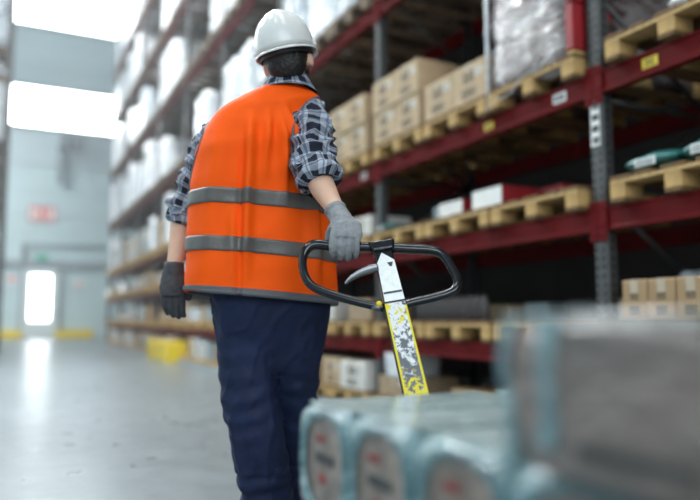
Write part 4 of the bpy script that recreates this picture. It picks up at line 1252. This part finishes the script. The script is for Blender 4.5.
# reflective bands: strips of the same surface, lifted
def band(vlo, vhi, nm, mt, off=0.006, th=0.003):
    bb = bmesh.new()
    n = 200; K = 6; rows = []
    Rs = smoothpath(TRV, 5)
    def at(vv):
        for a_, b_ in zip(Rs, Rs[1:]):
            if (a_[0]-vv)*(b_[0]-vv) <= 0 and a_[0] != b_[0]:
                t = (vv-a_[0])/(b_[0]-a_[0]); return tuple(x+(y-x)*t for x, y in zip(a_, b_))
        return Rs[0]
    pad = 0.0
    rings = [at(vhi+(vlo-vhi)*k/K) for k in range(K+1)]
    for (v, uL, uR, d, hb) in rings:
        c = P((uL+uR)/2, 320-(320-v)*(d-hb*.9)/d, d); wv = (uR-uL)/2/FPX*d; vd = Vector((c.x, c.y, 0)).normalized(); sn = abs(vd.dot(BR)); cs = math.sqrt(1-sn*sn)
        a_ = math.sqrt(wv*wv-(hb*sn)**2)/cs; row = []
        for j in range(n):
            an = 2*PI*j/n; cc, ss = math.cos(an), math.sin(an); e = 2.35; r = (abs(cc)**e+abs(ss)**e)**(-1/e)
            p = c + BR*(cc*r*a_) + BF*(ss*r*hb); p.z += -0.021*cc*max(0, min(1, (v-160)/120))
            p = p + (BR*cc+BF*ss)*(vfold(p, an, v)+off); row.append(bb.verts.new(p))
        rows.append(row)
    for i in range(K):
        for j in range(n): bb.faces.new((rows[i][j], rows[i][(j+1) % n], rows[i+1][(j+1) % n], rows[i+1][j])).smooth = True
    o = ppart(nm, tomesh(bb, nm), mt, vest); m_ = o.modifiers.new('thickness', 'SOLIDIFY'); m_.thickness = th; m_.offset = -1
    return o
band(191, 206.5, 'reflective_band', m_band)
band(240, 255, 'reflective_band', m_band)
band(291, 296, 'hem_binding', m_trim, 0.007, 0.012)
# armhole binding: tubes along the cut edge
def rim_tube(mesh, cen, nm):
    b_ = bmesh.new(); b_.from_mesh(mesh); b_.verts.ensure_lookup_table()
    es = [e for e in b_.edges if len(e.link_faces) == 1]
    es = [e for e in es if ((e.verts[0].co+PO)-cen).length < 0.2]
    adj = {}
    for e in es:
        for a_, c_ in ((e.verts[0], e.verts[1]), (e.verts[1], e.verts[0])): adj.setdefault(a_.index, []).append(c_.index)
    if not adj: b_.free(); return
    best = []
    seen = set()
    for st_ in adj:
        if st_ in seen: continue
        ch = [st_]; seen.add(st_); cur = st_
        while True:
            nx = [q for q in adj[cur] if q not in seen]
            if not nx: break
            cur = nx[0]; seen.add(cur); ch.append(cur)
        if len(ch) > len(best): best = ch
    pts = [b_.verts[i].co.copy() for i in best]; b_.free()
    for _ in range(8): pts = [(pts[i-1]+pts[i]*2+pts[(i+1) % len(pts)])/4 for i in range(len(pts))]
    bm = bmesh.new(); tube(bm, [p+PO for p in pts], 0.0055, 8, closed=True)
    ppart(nm, tomesh(bm, nm, True), m_trim, vest)
def surf_tube(pix, nm):
    trees = []
    for ob in (vest, shirt_o):
        trees.append(BVHTree.FromPolygons([v.co+PO for v in ob.data.vertices], [p.vertices[:] for p in ob.data.polygons]))
    pts = []
    for u, v in smoothpath(pix, 6):
        dr = (P(u, v, 1)-CAM).normalized(); best = None
        for t_ in trees:
            h = t_.ray_cast(CAM, dr)
            if h[0] is not None and (best is None or h[3] < best): best = h[3]
        if best: pts.append(CAM+dr*(best+0.001))
    for _ in range(3): pts = [pts[0]]+[(pts[i-1]+pts[i]*2+pts[i+1])/4 for i in range(1, len(pts)-1)]+[pts[-1]]
    bm = bmesh.new(); tube(bm, pts, 0.0048, 8); ppart(nm, tomesh(bm, nm, True), m_trim, vest)
surf_tube([(321, 97), (312, 99), (302, 108), (295, 122), (292, 140), (292, 156), (295, 172), (300, 186)], 'armhole_binding')
surf_tube([(210, 119), (205, 130), (200, 144), (195, 160), (191, 178), (189, 196)], 'armhole_binding')

# ---- hard hat
bm = bmesh.new()
n = 64; rings = []
AH, BH, HH = .103, .127, .138
HHC = hp(0, .004, .012)
for k in range(15):
    t = k/15*PI/2
    zc = math.sin(t)**0.95*HH; sc = math.cos(t)**0.72
    ring = []
    for j in range(n):
        a_ = 2*PI*j/n
        x = math.cos(a_)*AH*sc; y = math.sin(a_)*BH*sc
        # raised centre crown and side channels
        rr_ = 0.006*math.exp(-((x)/.028)**2)*(1 if k > 2 else k/3) - 0.003*(math.exp(-((abs(x)-.05)/.012)**2))*(1 if k > 4 else 0)
        z = zc + rr_*math.sin(t)
        ring.append(bm.verts.new(HHC + HM @ Vector((x*(1+rr_*1.5), y*(1+rr_*1.5), z))))
    rings.append(ring)
top = bm.verts.new(HHC + HM @ Vector((0, 0, HH+.006)))
for p, q in zip(rings, rings[1:]):
    for j in range(n): bm.faces.new((p[j], p[(j+1) % n], q[(j+1) % n], q[j])).smooth = True
for j in range(n): bm.faces.new((rings[-1][j], rings[-1][(j+1) % n], top)).smooth = True
hat = ppart('hard_hat', tomesh(bm, 'hard_hat'), m_hat)
m_ = hat.modifiers.new('thickness', 'SOLIDIFY'); m_.thickness = 0.0035; m_.offset = -1
# brim with the peak in front and a raised edge
bm = bmesh.new(); rows = []
for (o_, z) in ((0.0, 0.006), (0.0, -.003), (.35, -.006), (.75, -.008), (1.0, -.006), (1.02, -.011), (.72, -.0125), (.3, -.011), (0.0, -.008)):
    row = []
    for j in range(n):
        a_ = 2*PI*j/n; fr = max(0, math.sin(a_)); ww = .007 + .042*fr**2.2
        x = math.cos(a_)*(AH-.001+ww*o_*1.0); y = math.sin(a_)*(BH-.001+ww*o_)
        row.append(bm.verts.new(HHC + HM @ Vector((x, y, z - 0.010*fr**2*o_))))
    rows.append(row)
for i in range(len(rows)):
    p = rows[i]; q = rows[(i+1) % len(rows)]
    for j in range(n): bm.faces.new((p[j], p[(j+1) % n], q[(j+1) % n], q[j])).smooth = True
ppart('brim', tomesh(bm, 'brim'), m_hat, hat)
for s in (-1, 1):
    bm = bmesh.new(); bx(bm, (0, 0, 0), (.012, .03, .022), .003, HM); bmesh.ops.translate(bm, verts=bm.verts, vec=HHC+HM@Vector((s*(AH+.003), 0.0, .010))); ppart('accessory_slot', tomesh(bm, 'accessory_slot'), m_hat, hat)
bm = bmesh.new(); tube(bm, [HHC+HM@Vector((math.cos(2*PI*j/40)*.092, math.sin(2*PI*j/40)*.113, -.012)) for j in range(40)], .011, 8, 0.35, closed=True, side=HU)
ppart('headband', tomesh(bm, 'headband', True), m_blk, hat)

# ---- gloves
# right: palm from the wrist down onto the bar, four fingers curled over it, thumb from the inner side
gc = P(345, 246, dep(246)); tdir = (P(372, 247, dep(247))-P(317, 244.5, dep(244.5))).normalized()
tow = (CAM-gc); tow = (tow-tdir*tow.dot(tdir)).normalized(); upd = tdir.cross(-tow).normalized()
if upd.z < 0: upd = -upd
def gp(t, u_, w_): return gc + tdir*t + upd*u_ + tow*w_
wr = P(*RW)
bm = bmesh.new()
pal = smoothpath([(0,), (1,)], 1)
wl_ = wr + (P(323, 188, 2.235)-wr).normalized()*.012
pts = [wl_, wr, wr.lerp(gp(0.002, .055, .004), .5), gp(0.002, .058, .012), gp(0.002, .036, .024), gp(.002, .020, .032)]
tube(bm, pts, [.035, .034, .037, .046, .049, .044], 28, 0.45, side=tdir)
tube(bm, [wl_+ (wl_-wr)*.5, wl_, wr, wr.lerp(gp(0.002, .055, .004), .5), gp(0.002, .056, .010)], [.0335, .0335, .0325, .033, .024], 28, .92, side=tdir)
fing = [(-.0345, .0108, 0.0), (-.0115, .0115, -.004), (.0115, .0112, -.005), (.0335, .0098, 0.001)]
for k, (t0, r_, dz) in enumerate(fing):
    ln = (0, .003, .003, -.002)[k]
    fp = [gp(t0*.9, .045, .014), gp(t0, .030, .030), gp(t0*1.03, .008, .0385+ln*.5), gp(t0*1.03, -.012+dz, .034+ln), gp(t0*1.0, -.028+dz, .018), gp(t0*.98, -.031+dz, .002), gp(t0*.96, -.026+dz, -.010)]
    fs = smoothpath([tuple(q) for q in fp], 4); nn = len(fs)
    tube(bm, [Vector(q) for q in fs], [r_*(1.08-0.30*i/nn) for i in range(nn)], 16)
tp_ = [gp(-.034, .062, .0), gp(-.046, .040, -.010), gp(-.049, .014, -.020), gp(-.044, -.010, -.027), gp(-.030, -.026, -.022)]
fs = smoothpath([tuple(q) for q in tp_], 4); tube(bm, [Vector(q) for q in fs], [.0150-.0045*i/len(fs) for i in range(len(fs))], 16)
gm = fuse(bm, .0026, 'glove', 7, .5)
wrinkle(gm, lambda p: 0.0016*max(0, 1-abs(noise.noise(p*38))*3.0) + .0006*noise.noise(p*120))
glr = ppart('glove', gm, m_glove)
bm = bmesh.new(); cd_ = (P(323, 188, 2.235)-wr).normalized()
tube(bm, [wr+cd_*.004, wr+cd_*.010, wr+cd_*.016, wr+cd_*.019, wr+cd_*.014], [.0345, .0355, .0358, .0350, .031], 32, .93, side=tdir, caps=False)
ppart('knit_cuff', tomesh(bm, 'knit_cuff', True), m_glove, glr)
# left: hanging, loosely curled
lw = P(*LW); dn_ = (P(172.5, 300, 2.485)-lw).normalized(); lt = (RT - dn_*RT.dot(dn_)).normalized(); lf = dn_.cross(lt); 
if lf.dot(FW) < 0: lf = -lf
def lp_(t, s_, w_): return lw + lt*t + dn_*s_ + lf*w_
bm = bmesh.new()
tube(bm, [lp_(0, -.02, 0), lp_(0, .0, 0), lp_(0, .03, 0), lp_(.0, .06, .002), lp_(.0, .09, .008)], [.034, .036, .043, .048, .045], 28, .56, side=(lt+lf*.35).normalized())
tube(bm, [lp_(0, -.026, 0), lp_(0, -.01, 0), lp_(0, .01, 0), lp_(0, .03, 0)], [.033, .0325, .031, .024], 24, .95, side=lt)
for k, (t0, r_, ln) in enumerate(((-.031, .0095, .85), (-.010, .0108, .97), (.011, .0112, 1.03), (.031, .0108, .95))):
    of = .004*k
    fp = [lp_(t0, .075, of), lp_(t0, .098, .004+of), lp_(t0*1.0, .098+.034*ln, .014+of), lp_(t0*.95, .098+.056*ln, .032+of), lp_(t0*.9, .098+.066*ln, .052+of)]
    fs = smoothpath([tuple(q) for q in fp], 4); nn = len(fs); tube(bm, [Vector(q) for q in fs], [r_*(1.05-.3*i/nn) for i in range(nn)], 14)
tp_ = [lp_(.028, .03, .004), lp_(.045, .055, .018), lp_(.050, .080, .034), lp_(.044, .103, .044)]
fs = smoothpath([tuple(q) for q in tp_], 4); tube(bm, [Vector(q) for q in fs], [.0145-.004*i/len(fs) for i in range(len(fs))], 14)
gm = fuse(bm, .003, 'glove', 3, .45); wrinkle(gm, lambda p: 0.002*max(0, 1-abs(noise.noise(p*34))*3.0))
gll = ppart('glove', gm, m_glove_shade)
gll['label'] = 'grey glove, darkened for shade, on the hanging left hand'
bm = bmesh.new(); tube(bm, [lp_(0, .002, 0), lp_(0, -.012, 0), lp_(0, -.026, 0), lp_(0, -.022, 0)], [.0335, .0345, .0345, .030], 28, .97, side=lt, caps=False)
ppart('knit_cuff', tomesh(bm, 'knit_cuff', True), m_glove_shade, gll)
